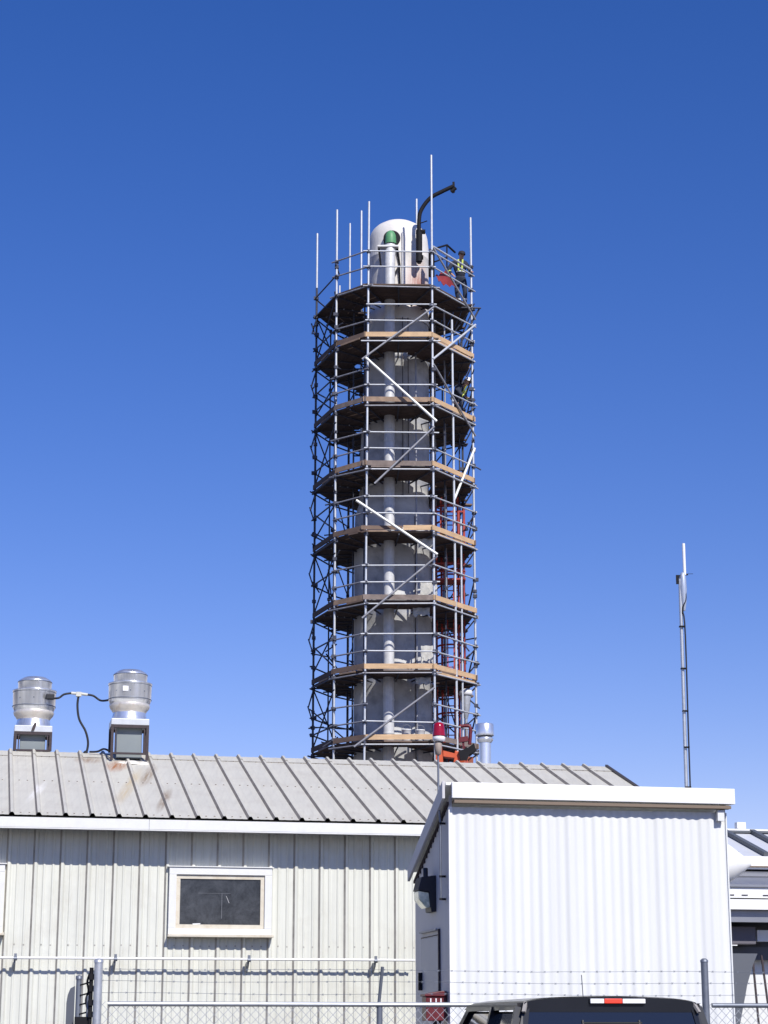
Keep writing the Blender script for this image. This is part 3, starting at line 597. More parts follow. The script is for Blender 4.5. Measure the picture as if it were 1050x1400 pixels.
for li, L0 in enumerate(LV):
    dk = MB(); IN = inner(L0)
    for i in range(n):
        a0, b0 = V((*PO[i], 0)), V((*PO[(i+1) % n], 0)); a1, b1 = V((*IN[i], 0)), V((*IN[(i+1) % n], 0))
        k = 5
        for q in range(k):
            if q == k-1 and random.random() < .25: continue
            t0, t1 = q/k+.008, (q+1)/k-.008
            p = [lerp(a0, a1, t0), lerp(b0, b1, t0), lerp(b0, b1, t1), lerp(a0, a1, t1)]
            e = (b0-a0).normalized(); ex0, ex1 = random.choice((0, .03, .08, .2)), random.choice((0, .03, .08, .2))
            p[0] -= e*ex0; p[3] -= e*ex0; p[1] += e*ex1; p[2] += e*ex1
            zt = L0-random.uniform(0, .012)-i*.001
            dk.prism([V((w.x, w.y, zt-.045)) for w in p], (0, 0, .043))
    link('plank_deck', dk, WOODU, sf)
    jm = MB()                                                     # joists under the planks
    for i in range(n):
        jm.tube([V((*PO[i], L0-.12)), V((*IN[i], L0-.12))], .027, 6)
        mid0 = (V((*PO[i], 0))+V((*PO[(i+1) % n], 0)))/2; mid1 = (V((*IN[i], 0))+V((*IN[(i+1) % n], 0)))/2
        jm.tube([V((mid0.x, mid0.y, L0-.115)), V((mid1.x, mid1.y, L0-.115))], .024, 6)
    link('deck_joists', jm, PIPED, sf)
    for i in range(n):
        A, B = NAMES[i], NAMES[(i+1) % n]; side_ = A+B
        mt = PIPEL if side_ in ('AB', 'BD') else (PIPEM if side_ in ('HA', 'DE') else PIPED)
        def rail(name, dz, ext=.18, mm=mt, ja=.04):
            if L0+dz > min(tops[A], tops[B]): return
            if li and random.random() < (.22 if name != 'ledger' else .12): return
            p, q = pole(A, L0+dz+random.uniform(-ja, ja)*.5), pole(B, L0+dz+random.uniform(-ja, ja)*.5); e = (q-p).normalized()
            mid_ = V(((p.x+q.x)/2-.3, (p.y+q.y)/2-60, 0)).normalized()*.05
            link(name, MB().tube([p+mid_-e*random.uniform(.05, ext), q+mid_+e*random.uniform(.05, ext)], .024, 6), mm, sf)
        rail('top_rail', 1.03); rail('mid_rail', .52)
        rail('ledger', -.13, .25, mt if li % 2 or side_ != 'AB' else PIPEM)
        # toe boards
        if li > 0 and side_ not in ('GJ', 'EF', 'JI'):
            e = (V((*PO[(i+1) % n], 0))-V((*PO[i], 0))); ln = e.length; e.normalize(); o_ = V((e.y, -e.x, 0))*.02
            a = V((*PO[i], L0+.075)); 
            pale = {('AB', 1), ('BD', 1), ('BD', 2), ('BD', 3), ('BD', 4), ('BD', 5), ('BD', 6), ('AB', 6), ('AB', 7), ('AB', 4)}
            mt2 = WOODN if (side_, li) in pale else random.choice((WOODO, WOODM, WOODO, WOODP))
            st_, en = -random.uniform(0, .12), ln+random.uniform(0, .10)
            if (side_, li) == ('AB', 7): st_, en = .05, ln+.05
            if (side_, li) == ('AB', 4): st_, en = 1.15, ln
            if side_ == 'IH': mt2 = WOODU
            tb = MB().bar(a+e*st_+o_, a+e*en+o_+V((0, 0, random.uniform(-.02, .02))), .036, .15)
            if side_ == 'BD' and li in (1, 4, 6): tb.bar(a+e*.02+o_*2.2-V((0, 0, .17)), a+e*(ln-.1)+o_*2.2-V((0, 0, .17)), .03, .07)
            link('toe_board', tb, mt2, sf)
            if random.random() < .6:                              # a loose plank end lying along the edge
                f0 = random.uniform(0, .5)*ln; f1 = f0+random.uniform(.5, .9)
                link('loose_plank', MB().bar(a+e*f0+o_*1.6-V((0, 0, .11)), a+e*min(f1, ln+.15)+o_*1.6-V((0, 0, .10+random.uniform(-.02, .03))), .035, .05), random.choice((WOODM, WOODO, WOODP)), sf)
            if (side_, li) == ('AB', 4): link('toe_board', MB().bar(a+e*(-.1)+o_, a+e*1.13+o_, .036, .12), WOODO, sf)
# couplers, tube stubs and inner guard rails that make the tangle at both sides
for L0 in LV:
    for nm in 'IHJDE':
        p = pole(nm, L0+random.uniform(.1, 1.5)); a_ = random.uniform(0, 2*pi); ln = random.uniform(.15, .42)
        if p.z < tops[nm]-.2:
            d_ = V((cos(a_)*.8, sin(a_)*.8, random.uniform(-.9, .9))).normalized()
            tb = MB().tube([p-d_*ln*.4, p+d_*ln], .022, 6); tb.frame(p, (1, 0, 0), (0, 1, 0), (0, 0, 1), .12, .12, .09)
            link('tube_stub', tb, PIPED, sf)
    for (x0, y0), (x1, y1) in (((-1.13, 60.9), (-1.13, 61.9)), ((-.95, 59.6), (-1.13, 60.9)), ((-1.13, 61.9), (-.2, 62.5)), ((1.5, 61.3), (1.9, 59.4)), ((1.1, 62.6), (1.5, 61.3))):
        for dz in (.5, 1.02):
            if random.random() < .8 and L0 < 23:
                link('inner_rail', MB().tube([V((x0, y0, L0+dz+random.uniform(-.06, .06))), V((x1, y1, L0+dz+random.uniform(-.06, .06)))], .022, 6), PIPED, sf)
for x, y, a, c in ((-1.72, 60.9, 0, 23.4), (2.38, 60.5, 0, 23.0), (1.85, 58.75, 0, 19.8), (1.9, 62.0, 0, 23.4)):
    extra(x, y, a, c, PIPED, r=.024)
SIDE = [(-2.15, 60.05), (-1.72, 60.9), (-1.58, 61.5), (-1.13, 61.9), (-1.47, 58.2), (-1.13, 60.9)]; SIDR = [(2.38, 60.5), (2.52, 61.4), (1.9, 62.0), (2.76, 59.3), (1.9, 59.4), (1.5, 61.3)]
for L0 in LV[1:]:
    for S_, cnt in ((SIDE, 3), (SIDR, 3)):
        for _ in range(cnt):
            p, q = random.sample(S_, 2); za, zb_ = L0+random.uniform(.1, 1.8), L0+random.uniform(.1, 1.8)
            a_, b_ = V((*p, za)), V((*q, zb_)); e = (b_-a_).normalized()
            tb = MB().tube([a_-e*.15, b_+e*random.uniform(.05, .25)], .021, 6); tb.frame(a_, (1, 0, 0), (0, 1, 0), (0, 0, 1), .10, .10, .08)
            link('cross_tube', tb, PIPED, sf)
# face diagonals, measured on the front face
def diag(x0, y0, x1, y1, Y0, Y1, r, m_, name='diagonal_brace'):
    link(name, MB().tube([at(x0, y0, Y0), at(x1, y1, Y1)], r, 8), m_, sf)
YF = 57.24
for q in ((495, 491, 594, 419), (512, 661, 594, 583), (495, 845, 598, 760), (484, 1021, 594, 940)): diag(*q, YF, YF, .032, PIPEM)
for q in ((500, 489, 597, 576), (487, 684, 598, 758)): diag(*q, YF-.08, YF-.08, .042, mat('new_bright_tube', (.82, .82, .76), .4, .1))
diag(592, 491, 650, 444, 57.35, 59.1, .036, PIPEL); diag(593, 498, 650, 596, 57.35, 59.2, .03, PIPEM)
diag(592, 338, 650, 437, 57.4, 59.25, .03, PIPEM); diag(621, 683, 649, 613, 58.4, 59.2, .04, MC['new_bright_tube'])
diag(592, 337, 643, 368, 57.4, 59.2, .034, PIPEL, 'rising_rail')
# zig-zag braces on the left faces, dark
for li in range(len(LV)-1):
    zt, zb = LV[li]-.15, LV[li+1]+.05
    I_, H_, J_ = (pole('I', 0), pole('H', 0), pole('J', 0))
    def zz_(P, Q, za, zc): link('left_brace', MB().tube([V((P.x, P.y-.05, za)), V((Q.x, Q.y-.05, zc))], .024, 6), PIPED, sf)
    zz_(I_, H_, zb+1.1, zb+.15) if li % 2 else zz_(H_, I_, zb+1.55, zb+.05)
    zz_(J_, I_, zt, zb+.3) if li % 2 else zz_(I_, J_, zt+.0, zb+.6)
    zz_(I_, V((I_.x-.14, I_.y, 0)), zt-.05, zt-.55)
    zz_(V((I_.x-.16, I_.y, 0)), I_, zb+1.35, zb+.85)
    J2 = V((-1.05, 61.9, 0))
    zz_(J2, V((-.55, 62.4, 0)), zb+.55, zb+.95); zz_(J2, V((-.55, 62.4, 0)), zb+1.0, zb+.5)
    D_, E_ = pole('D', 0), pole('E', 0)
    link('right_brace', MB().tube([V((D_.x, D_.y, zb+1.0)), V((E_.x, E_.y, zb+.05))], .024, 6), PIPED, sf)
link('outrigger_tube', MB().tube([V((2.3, 59.0, 23.55)), V((3.05, 59.2, 23.6))], .025, 6), PIPED, sf)
link('outrigger_tube', MB().tube([V((2.0, 59.3, 21.7)), V((3.0, 59.25, 23.6))], .03, 6), PIPED, sf)
link('deck_plank_stub', MB().frame((2.35, 61.0, 22.75), (1, .1, 0), (-.1, 1, 0), (0, 0, 1), .9, .24, .05), WOODO, sf)
for L0 in LV[1:]:
    link('rear_plank_end', MB().frame((2.45+random.uniform(-.1, .1), 61.5, L0-.12), (1, .2, 0), (-.2, 1, 0), (0, 0, 1), .5, .24, .05), WOODO, sf)

# red caged ladder inside the right side
ld = thing('caged_ladder', (2.0, 60.6, 0), 'red caged ladder tower standing in the right side of the scaffold', 'ladder')
lx, ly = 2.05, 60.55
for x in (lx-.26, lx+.26): link('rail', MB().bar((x, ly, 0), (x, ly, 17.8), .07), RED, ld)
for x in (lx-.42, lx-.1, lx+.42): link('cage_bar', MB().bar((x, ly-.42, 7), (x, ly-.42, 17.4), .035), RED, ld)
for x in (lx+.1, ): link('cage_bar', MB().bar((x, ly-.55, 7), (x, ly-.55, 15), .06), RED, ld)
m = MB(); z = 7.0
while z < 17.8: m.bar((lx-.26, ly, z), (lx+.26, ly, z), .028); z += .30
link('rungs', m, RED, ld)
for z in (8.2, 9.1, 10.0, 10.9, 12.2, 13.0, 13.25, 15.2, 15.35, 16.9, 17.4):
    hoop = [V((lx+.42*cos(t), ly-.12-.45*sin(t), z)) for t in [pi*k/10 for k in range(11)]]
    link('cage_hoop', MB().tube(hoop, .03, 6, True), RED, ld)
m = MB(); m.box(lx-.55, lx+.45, ly-.9, ly-.1, 14.95, 15.0)
for x in (-.5, -.2, .1, .4): m.bar((lx+x, ly-.9, 14.97), (lx+x, ly-.9, 15.45), .04)
m.bar((lx-.55, ly-.9, 15.45), (lx+.45, ly-.9, 15.45), .05); m.bar((lx-.55, ly-.9, 15.2), (lx+.45, ly-.9, 15.2), .04)
link('rest_platform', m, RED, ld)
m = MB(); m.box(lx-.5, lx+.45, ly-.9, ly-.85, 15.95, 17.0)
m2 = MB()
for x in (-.5, -.3, .1, .25, .42): m2.bar((lx+x, ly-.9, 15.93), (lx+x, ly-.9, 17.15), .06)
m2.bar((lx-.5, ly-.9, 17.1), (lx+.42, ly-.9, 17.1), .05); link('gate_panel', m2, RED, ld)

# red tarpaulin on the top deck
tp = MB(); c = [(595, 377, 58.2), (611, 369, 58.5), (623, 392, 58.9), (604, 388, 58.3)]
pts = [at(*q) for q in c]; gr = 7; vs = []
for i in range(gr+1):
    for k in range(gr+1):
        p = lerp(lerp(pts[0], pts[1], i/gr), lerp(pts[3], pts[2], i/gr), k/gr); vs.append(p+V((0, 0, .05*sin(i*2.1+k*1.3)+random.uniform(-.015, .015))))
fs = [(i*(gr+1)+k, i*(gr+1)+k+1, (i+1)*(gr+1)+k+1, (i+1)*(gr+1)+k) for i in range(gr) for k in range(gr)]
tp.add(vs, fs, True); tp.add([v+V((0, 0, -.012)) for v in vs], fs, True)
tag(link('red_tarpaulin', tp, REDT), 'crumpled red tarpaulin on the top deck beside the worker', 'tarpaulin')
# dark frame above it: small access hatch railing
hr = MB(); q = [at(594, 340, 58.6), at(611, 335, 59.2), at(622, 345, 60.0)]
hr.tube(q, .035, 6); hr.tube([q[1], at(611, 366, 59.2)], .025, 6); hr.tube([at(594, 358, 58.6), at(611, 352, 59.2)], .025, 6)
tag(link('hatch_rail', hr, BLACK), 'small black bent rail left of the worker on the top deck', 'railing')
cl = MB(); cl.tube([at(590, 345, 58.9), at(590, 378, 58.9)], .10, 10); cl.tube([at(587, 342, 58.9), at(594, 342, 58.9)], .05)
tag(link('black_cylinder', cl, BLACK), 'black upright cylinder at the right edge of the white dome head', 'cylinder')
# light clutter under and on decks
def bucket(x, y, z, label, r=.14):
    t = thing('bucket', (x, y, z), label, 'bucket', 'white buckets on the lowest visible deck')
    link('pail', MB().lathe((x, y, z), [(r*.85, 0), (r, .33), (r*1.06, .335), (r*1.06, .36), (r*.95, .36), (r*.8, .05), (.001, .04)], 18), WHITEP, t)
    link('bail_handle', MB().tube(spline([V((x-r, y, z+.33)), V((x-r*.6, y-.06, z+.47)), V((x+r*.6, y-.06, z+.47)), V((x+r, y, z+.33))], 4), .006, 5), PIPEM, t)
bucket(.65, 57.75, LV[7], 'white bucket behind the pale toe board of the lowest deck, left of the pair')
bucket(1.05, 57.85, LV[7], 'white bucket behind the pale toe board of the lowest deck, right of the pair')
def sheet(p, w, h, label, grp=True):
    m = MB(); g_ = 6; vs = []
    for i in range(g_+1):
        for k in range(g_+1):
            e = .12*sin(i*1.7+k*2.3+p[0]*9)*(h/g_); vs.append(V((p[0]+w*(i/g_-.5)+e, p[1]+.05*sin(i*2+k), p[2]-h*k/g_*(1-.35*abs(sin(i*1.9+p[2]))))))
    fs = [(i*(g_+1)+k, i*(g_+1)+k+1, (i+1)*(g_+1)+k+1, (i+1)*(g_+1)+k) for i in range(g_) for k in range(g_)]
    m.add(vs, fs, True); m.add([v+V((0, .012, 0)) for v in vs], fs, True)
    o = link('torn_sheeting', m, mat('torn_white_sheet', (.55, .54, .50), .7, var=.2, vscale=6)); tag(o, label, 'sheeting', 'torn white sheeting round the stack')
sheet((1.34, 58.35, LV[5]+.75), .50, .58, 'ragged white sheet between rails above the sixth deck from the top')
sheet((1.30, 58.2, LV[6]+.85), .42, .60, 'ragged white sheet between rails above the seventh deck from the top')
sheet((1.10, 57.75, LV[5]-.16), .50, .30, 'torn white sheet hanging under the sixth deck from the top')
sheet((1.25, 57.8, LV[4]-.15), .45, .30, 'torn white sheet hanging under the fifth deck from the top')
sheet((1.15, 57.75, LV[6]-.18), .45, .26, 'torn white sheet hanging under the seventh deck from the top')
# hanging hoist under the lowest-but-one deck
ho = thing('hanging_hoist', (2.45, 59.3, 9.8), 'grey tapered hoist with a white cap hanging under the deck at right', 'hoist')
link('cap', MB().lathe((2.45, 59.3, 11.30), [(.12, 0), (.2, .02), (.2, .14), (.14, .2), (.001, .2)], 18), WHITEP, ho)
link('hoist_body', MB().lathe((2.45, 59.3, 10.6), [(.05, 0), (.09, .15), (.14, .45), (.16, .69)], 16), GALV, ho)
link('chain', MB().tube([(2.45, 59.3, 10.65), (2.50, 59.3, 9.3)], .05, 6), PIPEM, ho)
link('hook', MB().frame((2.50, 59.3, 9.35), (1, 0, 0), (0, 1, 0), (0, 0, 1), .30, .2, .22), mat('hook_rust', (.3, .08, .04), .6), ho)

# orange lift at the foot
ol = thing('boom_lift', (2.0, 56.0, 0), 'orange boom lift head showing above the ridge at the foot of the scaffold', 'boom lift')
Yo = 56.4
def O(px, py, dy=0): return at(px, py, Yo+dy)
m = MB(); m.prism([O(622, 1026), O(638, 1029), O(639, 1041), O(620, 1043)], (0, .5, 0)); link('jib_head', m, ORANGE, ol, .02)
m = MB(); m.prism([O(596, 1018), O(604, 1018), O(606, 1043), O(596, 1043)], (0, .5, 0)); m.prism([O(606, 1026), O(622, 1030), O(622, 1036), O(606, 1034)], (0, .4, 0)); m.bar(O(598, 1000), O(598, 1020), .10); m.bar(O(597, 1000), O(606, 1003), .10)
link('basket_frame', m, ORANGE, ol)
m = MB(); m.prism([O(627, 1027, -.1), O(640, 1022, -.1), O(648, 1016, -.1), O(651, 1026, -.1), O(642, 1031, -.1), O(638, 1040, -.1), O(630, 1042, -.1)], (0, .3, 0)); link('pivot_casting', m, BLACK, ol)
m = MB(); m.tube(spline([O(630, 993), O(642, 993), O(643, 1005), O(642, 1018)], 4), .05, 8); m.bar(O(627, 1012), O(640, 1010), .14); m.bar(O(633, 1012), O(634, 1024), .06)
link('guard_tube', m, REDBOX, ol)
link('boom', MB().bar(O(630, 1040), (2.6, 57.5, 1.2), .32), ORANGE, ol)
link('chassis', MB().box(1.6, 3.9, 56.6, 58.4, .45, 1.2), ORANGE, ol, .05)
for x in (2.0, 3.5):
    for y in (56.5, 58.5): link('wheel', MB().lathe((x, y-.14, .42), [(.001, 0), (.42, 0), (.42, .28), (.001, .28)], 20, axis=(0, 1, 0)), RUBBER, ol)

# ------------------------------------------------------------------ people
def skin_obj(name, chains, m, parent, sub=2):
    """chains: list of lists of (point, radius); shared points are merged"""
    vs = []; es = []; rr = []; idx = {}
    for ch in chains:
        prev = None
        for p, r in ch:
            k = tuple(round(c, 4) for c in p)
            if k not in idx: idx[k] = len(vs); vs.append(V(p)); rr.append(r)
            i = idx[k]
            if prev is not None: es.append((prev, i))
            prev = i
    org = WO[parent.name] if parent else V((0, 0, 0))
    me = bpy.data.meshes.new(name); me.from_pydata([v-org for v in vs], es, []); me.materials.append(m)
    o = bpy.data.objects.new(name, me); COL.objects.link(o)
    sm = o.modifiers.new('skin', 'SKIN'); sm.use_smooth_shade = True
    for i, r in enumerate(rr): me.skin_vertices[0].data[i].radius = (r, r) if not isinstance(r, tuple) else r
    me.skin_vertices[0].data[0].use_root = True
    s_ = o.modifiers.new('sub', 'SUBSURF'); s_.levels = sub; s_.render_levels = sub
    return o, org
def person(loc, label, J, cap_mat, cap_white=False):
    t = thing('person', loc, label, 'person'); L = V(loc)
    def W3(p): return L+V(p)
    J = {k: (v if k == 'face' else tuple(c*1.07 for c in v)) for k, v in J.items()}
    P_ = {k: W3(v) for k, v in J.items()}
    def arm(s): return [(P_['chest'], .13), (P_['sh'+s], .062), (P_['el'+s], .045), (P_['wr'+s], .032), (P_['ha'+s], .036)]
    def leg(s): return [(P_['hip'], .12), (P_['hi'+s], .085), (P_['kn'+s], .058), (P_['an'+s], .042), (P_['to'+s], .040)]
    chains = [[(P_['hip'], .12), (P_['waist'], .115), (P_['chest'], .13), (P_['neck'], .055), (P_['chin'], .075), (P_['head'], .092), (P_['crown'], .07)], arm('L'), arm('R'), leg('L'), leg('R')]
    for s in 'LR':
        h = P_['ha'+s]; d_ = (h-P_['wr'+s]).normalized(); sd = d_.cross(V((0, 0, 1)))
        if sd.length < .1: sd = V((1, 0, 0))
        sd.normalize()
        for k, ln in enumerate((.07, .08, .075, .06)):
            b0 = h+sd*(-.03+.02*k)+d_*.03; chains.append([(h, .036), (b0, .010), (b0+d_*ln*.5, .009), (b0+d_*ln*.8+V((0, 0, -.02)), .008)])
        chains.append([(h, .036), (h-sd*.045+d_*.005, .011), (h-sd*.055+d_*.045, .009)])
    body, _ = skin_obj('body', chains, SKIN, t); body.parent = t
    def cov(name, chs, m_, k=1.25, parent=t):
        o, _ = skin_obj(name, [[(p, r*k) for p, r in c] for c in chs], m_, t); o.parent = parent; return o
    cov('jacket', [[(lerp(P_['hip'], P_['waist'], .1), .125), (P_['waist'], .125), (P_['chest'], .145), (P_['neck']-V((0, 0, .02)), .07)], [(P_['chest'], .145), (P_['shL'], .07), (P_['elL'], .052), (P_['wrL'], .040)], [(P_['chest'], .145), (P_['shR'], .07), (P_['elR'], .052), (P_['wrR'], .040)]], CLOTH)
    cov('trousers', [[(lerp(P_['hip'], P_['waist'], .8), .118), (P_['hip'], .135)], [(P_['hip'], .135), (P_['hiL'], .095), (P_['knL'], .068), (P_['anL'], .055)], [(P_['hip'], .135), (P_['hiR'], .095), (P_['knR'], .068), (P_['anR'], .055)]], CLOTH, 1.15)
    for s in 'LR': cov('boot', [[(P_['an'+s], .052), (P_['an'+s]-V((0, 0, .04)), .05), (P_['to'+s], .045)]], BOOT, 1.15)
    hc = P_['head']; ax = (P_['crown']-P_['chin']).normalized(); fd = V(J['face']).normalized()
    if cap_white:
        cap = MB().lathe(hc+ax*.02, [(.155, 0), (.13, .005), (.125, .05), (.10, .10), (.05, .13), (.001, .135)], 18, axis=ax)
    else:
        cap = MB().lathe(hc+ax*.0, [(.115, 0), (.118, .04), (.10, .09), (.05, .12), (.001, .125)], 18, axis=ax)
    cap.prism([hc+ax*.03+fd*.09-fd.cross(ax)*.08, hc+ax*.03+fd*.20-fd.cross(ax)*.05, hc+ax*.03+fd*.20+fd.cross(ax)*.05, hc+ax*.03+fd*.09+fd.cross(ax)*.08], ax*.012)
    link('hard_hat' if cap_white else 'cap', cap, cap_mat, t)
    # face details
    sd = fd.cross(ax).normalized(); fm = MB()
    for s in (-1, 1): fm.frame(hc+fd*.100+sd*.033*s-ax*.01, sd, fd, ax, .022, .01, .012)
    link('eyes', fm, BLACK, t)
    link('nose', MB().prism([hc+fd*.095+sd*.014-ax*.055, hc+fd*.095-sd*.014-ax*.055, hc+fd*.095-ax*.005], fd*.022), SKIN, t)
    link('mouth', MB().frame(hc+fd*.092-ax*.085, sd, fd, ax, .045, .008, .008), mat('lips', (.3, .12, .1), .6), t)
    # reflective stripes: bands round the chest, V over the shoulders, cuffs and shins
    ch, nk, wa = P_['chest'], P_['neck'], P_['waist']; side_v = (P_['shR']-P_['shL']).normalized(); fwd = side_v.cross(V((0, 0, 1))); fwd = fwd if fwd.dot(fd) > 0 else -fwd
    for s in (-1, 1):
        for f_ in (fwd, -fwd):
            vest = MB(); vest.bar(nk+side_v*.07*s+f_*.13-V((0, 0, .03)), wa+side_v*.05*s+f_*.17+V((0, 0, .05)), .05, .02, up=f_)
            link('vest_strap', vest, HIVIS, t)
    link('waist_band', MB().lathe(wa+V((0, 0, .02)), [(.165, 0), (.170, .015), (.165, .05)], 18), SILVER, t)
    for s in 'LR':
        a, b = P_['kn'+s], P_['an'+s]; link('shin_band', MB().tube([lerp(a, b, .45), lerp(a, b, .58)], .082, 12), SILVER, t)
        a, b = P_['el'+s], P_['wr'+s]; link('cuff_band', MB().tube([lerp(a, b, .4), lerp(a, b, .55)], .063, 10), HIVIS, t)
    return t
# person standing at the top right corner, left arm resting on the rail, holding the corner tube
L0 = LV[0]
person((2.42, 59.55, L0), 'worker in navy overalls, dark cap and lime vest straps, standing on the top deck', dict(
    hip=(.02, 0, .92), waist=(.01, -.02, 1.08), chest=(-.02, -.05, 1.33), neck=(.02, -.08, 1.50), chin=(.04, -.13, 1.56), head=(.05, -.13, 1.65), crown=(.05, -.12, 1.74), face=(.25, -1, -.35),
    shL=(-.22, -.02, 1.42), elL=(-.36, -.10, 1.18), wrL=(-.26, -.22, 1.0), haL=(-.22, -.26, .95),
    shR=(.17, -.05, 1.40), elR=(.26, -.12, 1.20), wrR=(.32, -.22, 1.07), haR=(.33, -.27, 1.05),
    hiL=(-.09, 0, .86), knL=(-.10, -.05, .47), anL=(-.02, .03, .08), toL=(-.02, -.12, .035),
    hiR=(.11, 0, .86), knR=(.14, -.10, .48), anR=(.13, .02, .08), toR=(.15, -.13, .035)), mat('dark_cap_cloth', (.015, .015, .03), .8))
L2 = LV[2]
person((2.38, 60.1, L2), 'crouching worker in dark overalls and white hard hat at the third deck from the top', dict(
    hip=(-.12, .05, .72), waist=(-.10, .0, .88), chest=(.0, -.08, 1.12), neck=(.13, -.16, 1.26), chin=(.20, -.21, 1.28), head=(.24, -.22, 1.36), crown=(.26, -.22, 1.45), face=(.8, -.6, -.3),
    shL=(.12, .12, 1.18), elL=(.20, .1, .95), wrL=(.34, -.05, .86), haL=(.38, -.10, .84),
    shR=(-.08, -.27, 1.18), elR=(.02, -.36, .94), wrR=(.18, -.38, .84), haR=(.23, -.38, .82),
    hiL=(-.10, .16, .68), knL=(.16, .16, .44), anL=(-.05, .16, .09), toL=(.10, .16, .035),
    hiR=(-.10, -.06, .68), knR=(.14, -.16, .42), anR=(-.06, -.12, .09), toR=(.09, -.14, .035)), WHITEP, True)

# ------------------------------------------------------------------ fence
FP = V((0, 18.5, 0))
def FB(u, o, z): return FP+D*u+N*o+V((0, 0, z))
def fu(px):                                                     # where a sight line in plan crosses the fence line
    a = (px-525)/FOC; k = (FP.x*N.x+FP.y*N.y)/(a*1.0316*N.x+N.y) if False else None
    Yv = 18.5
    for _ in range(20):
        X = at(px, 1373, Yv).x; u = X/D.x; Yv = 18.5+u*D.y
    return u
fn = thing('chain_link_fence', FB(0, 0, 0), 'chain link fence topped with three barbed wire strands in front of the buildings', 'fence')
ul, ur = fu(133), 6.2; up = fu(965)
for u, zt, r, m_ in ((ul, 2.17, .038, GALV), (up, 2.21, .034, GALVD), (up+2.9, 2.21, .034, GALVD)):
    t_ = MB().tube([FB(u, 0, 0), FB(u, 0, zt-.02)], r, 16); t_.lathe(FB(u, 0, zt-.03), [(r*1.1, 0), (r*1.1, .02), (r*.6, .035), (.001, .038)], 16)
    link('fence_post', t_, m_, fn)
link('line_post', MB().tube([FB(fu(519), .02, 0), FB(fu(519.5), .02, 1.79)], .028, 10), GALVD, fn)
link('barb_arm', MB().bar(FB(fu(518), .02, 1.76), FB(fu(521.5), -.05, 2.12), .022), GALVD, fn)
link('top_rail', MB().tube([FB(ul+.09, 0, 1.79), FB(up-.05, 0, 1.79)], .021, 12), GALV, fn)
link('top_rail', MB().tube([FB(up+.06, 0, 1.79), FB(ur, 0, 1.79)], .021, 12), GALVD, fn)
def strand(z, ph):
    m = MB(); pts = []; k = 0; u = ul
    while u < ur: pts.append(FB(u, .0, z+.006*sin(u*2+ph)+random.uniform(-.002, .002))); u += .25
    m.tube(pts, .0016, 4, False); u = ul+ph*.03
    while u < ur:
        p = FB(u, 0, z+.006*sin(u*2+ph)); m.bar(p-D*.009-V((0, 0, .008)), p+D*.009+V((0, 0, .008)), .0035); m.bar(p-D*.007+V((0, 0, .009)), p+D*.007-V((0, 0, .009)), .003); u += .125
    link('barbed_wire', m, GALVD, fn)
for z, ph in ((1.88, 0), (1.985, 1.3), (2.09, 2.1)): strand(z, ph)
def mesh_panel(u0, u1):
    m = MB(); h = 1.80; s = .082; k = -int(h/s)-1
    while u0+k*s < u1:
        for sg in (1, -1):
            a = u0+k*s; b = a+h*.98
            lo, hi = max(a, u0), min(b, u1)
            if hi > lo:
                z0, z1 = (lo-a)/.98, (hi-a)/.98
                if sg > 0: p, q = FB(lo, .012, z0+.01), FB(hi, .012, z1+.01)
                else: p, q = FB(lo, .016, h-z0), FB(hi, .016, h-z1)
                m.bar(p, q, .0038)
        k += 1
    link('chain_link_mesh', m, GALVM, fn)
mesh_panel(ul+.03, up-.02); mesh_panel(up+.02, ur)
# folded-back gate beside the end post
gt = thing('fence_gate', FB(ul-.2, 0, 0), 'dark gate edge folded back beside the left fence post', 'gate')
link('gate_stile', MB().tube([FB(fu(108), .15, 0), FB(fu(108), .15, 2.02)], .024, 10).lathe(FB(fu(108), .15, 2.0), [(.03, 0), (.03, .03), (.001, .04)], 10), GALVD, gt)
link('gate_stile', MB().tube([FB(fu(124), .05, 0), FB(fu(124), .05, 2.10)], .018, 8), BLACK, gt)
m = MB()
for z in (1.95, 1.86, 1.78, 1.70): m.bar(FB(fu(109), .14, z), FB(fu(126), .05, z+.03), .012)
for z in (1.70, 1.80, 1.92, 2.02): m.frame(FB(fu(124.5), .04, z), D, N, (0, 0, 1), .045, .04, .05)
link('hinge_hardware', m, BLACK, gt)
m = MB(); m.tube(spline([FB(fu(122), .08, 2.05), FB(fu(119), .08, 1.98), FB(fu(121), .08, 1.9), FB(fu(118), .08, 1.82), FB(fu(121), .08, 1.72), FB(fu(119), .08, 1.6)]), .011, 6)
link('wire_coil', m, BLACK, gt)
link('gate_stile', MB().tube([FB(fu(121), .07, 0), FB(fu(121), .07, 1.86)], .016, 8), GALVD, gt)
link('gate_stile', MB().tube([FB(fu(99), .2, 0), FB(fu(99), .2, 1.86)], .012, 8), BLACK, gt)
pl = MB(); pl.prism([FB(fu(92), .16, .6), FB(fu(92), .16, 1.80), FB(fu(93.5), .16, 1.87), FB(fu(97), .16, 1.925), FB(fu(103), .16, 1.945), FB(fu(103), .16, .6)], N*.03)
link('latch_plate', pl, mat('slate_plate', (.09, .10, .125), .5), gt)
link('lock_box', MB().frame(FB(fu(114), .10, 1.62), D, N, (0, 0, 1), .13, .10, .12), BLACK, gt)

# ------------------------------------------------------------------ pickup truck
tk = thing('pickup_truck', BF(.25, -7.2, 0), 'black pickup truck parked nose to the fence, cab roof showing at the bottom', 'pickup truck')
# truck frame: right = D, forward = N ; rear window plane at w=-8.2
TC = .27
def TF(x, y, z): return BF(TC+x, -8.25+y, z)
def tbox(m, x0, x1, y0, y1, z0, z1): return m.frame(TF((x0+x1)/2, (y0+y1)/2, (z0+z1)/2), D, N, (0, 0, 1), x1-x0, y1-y0, z1-z0)
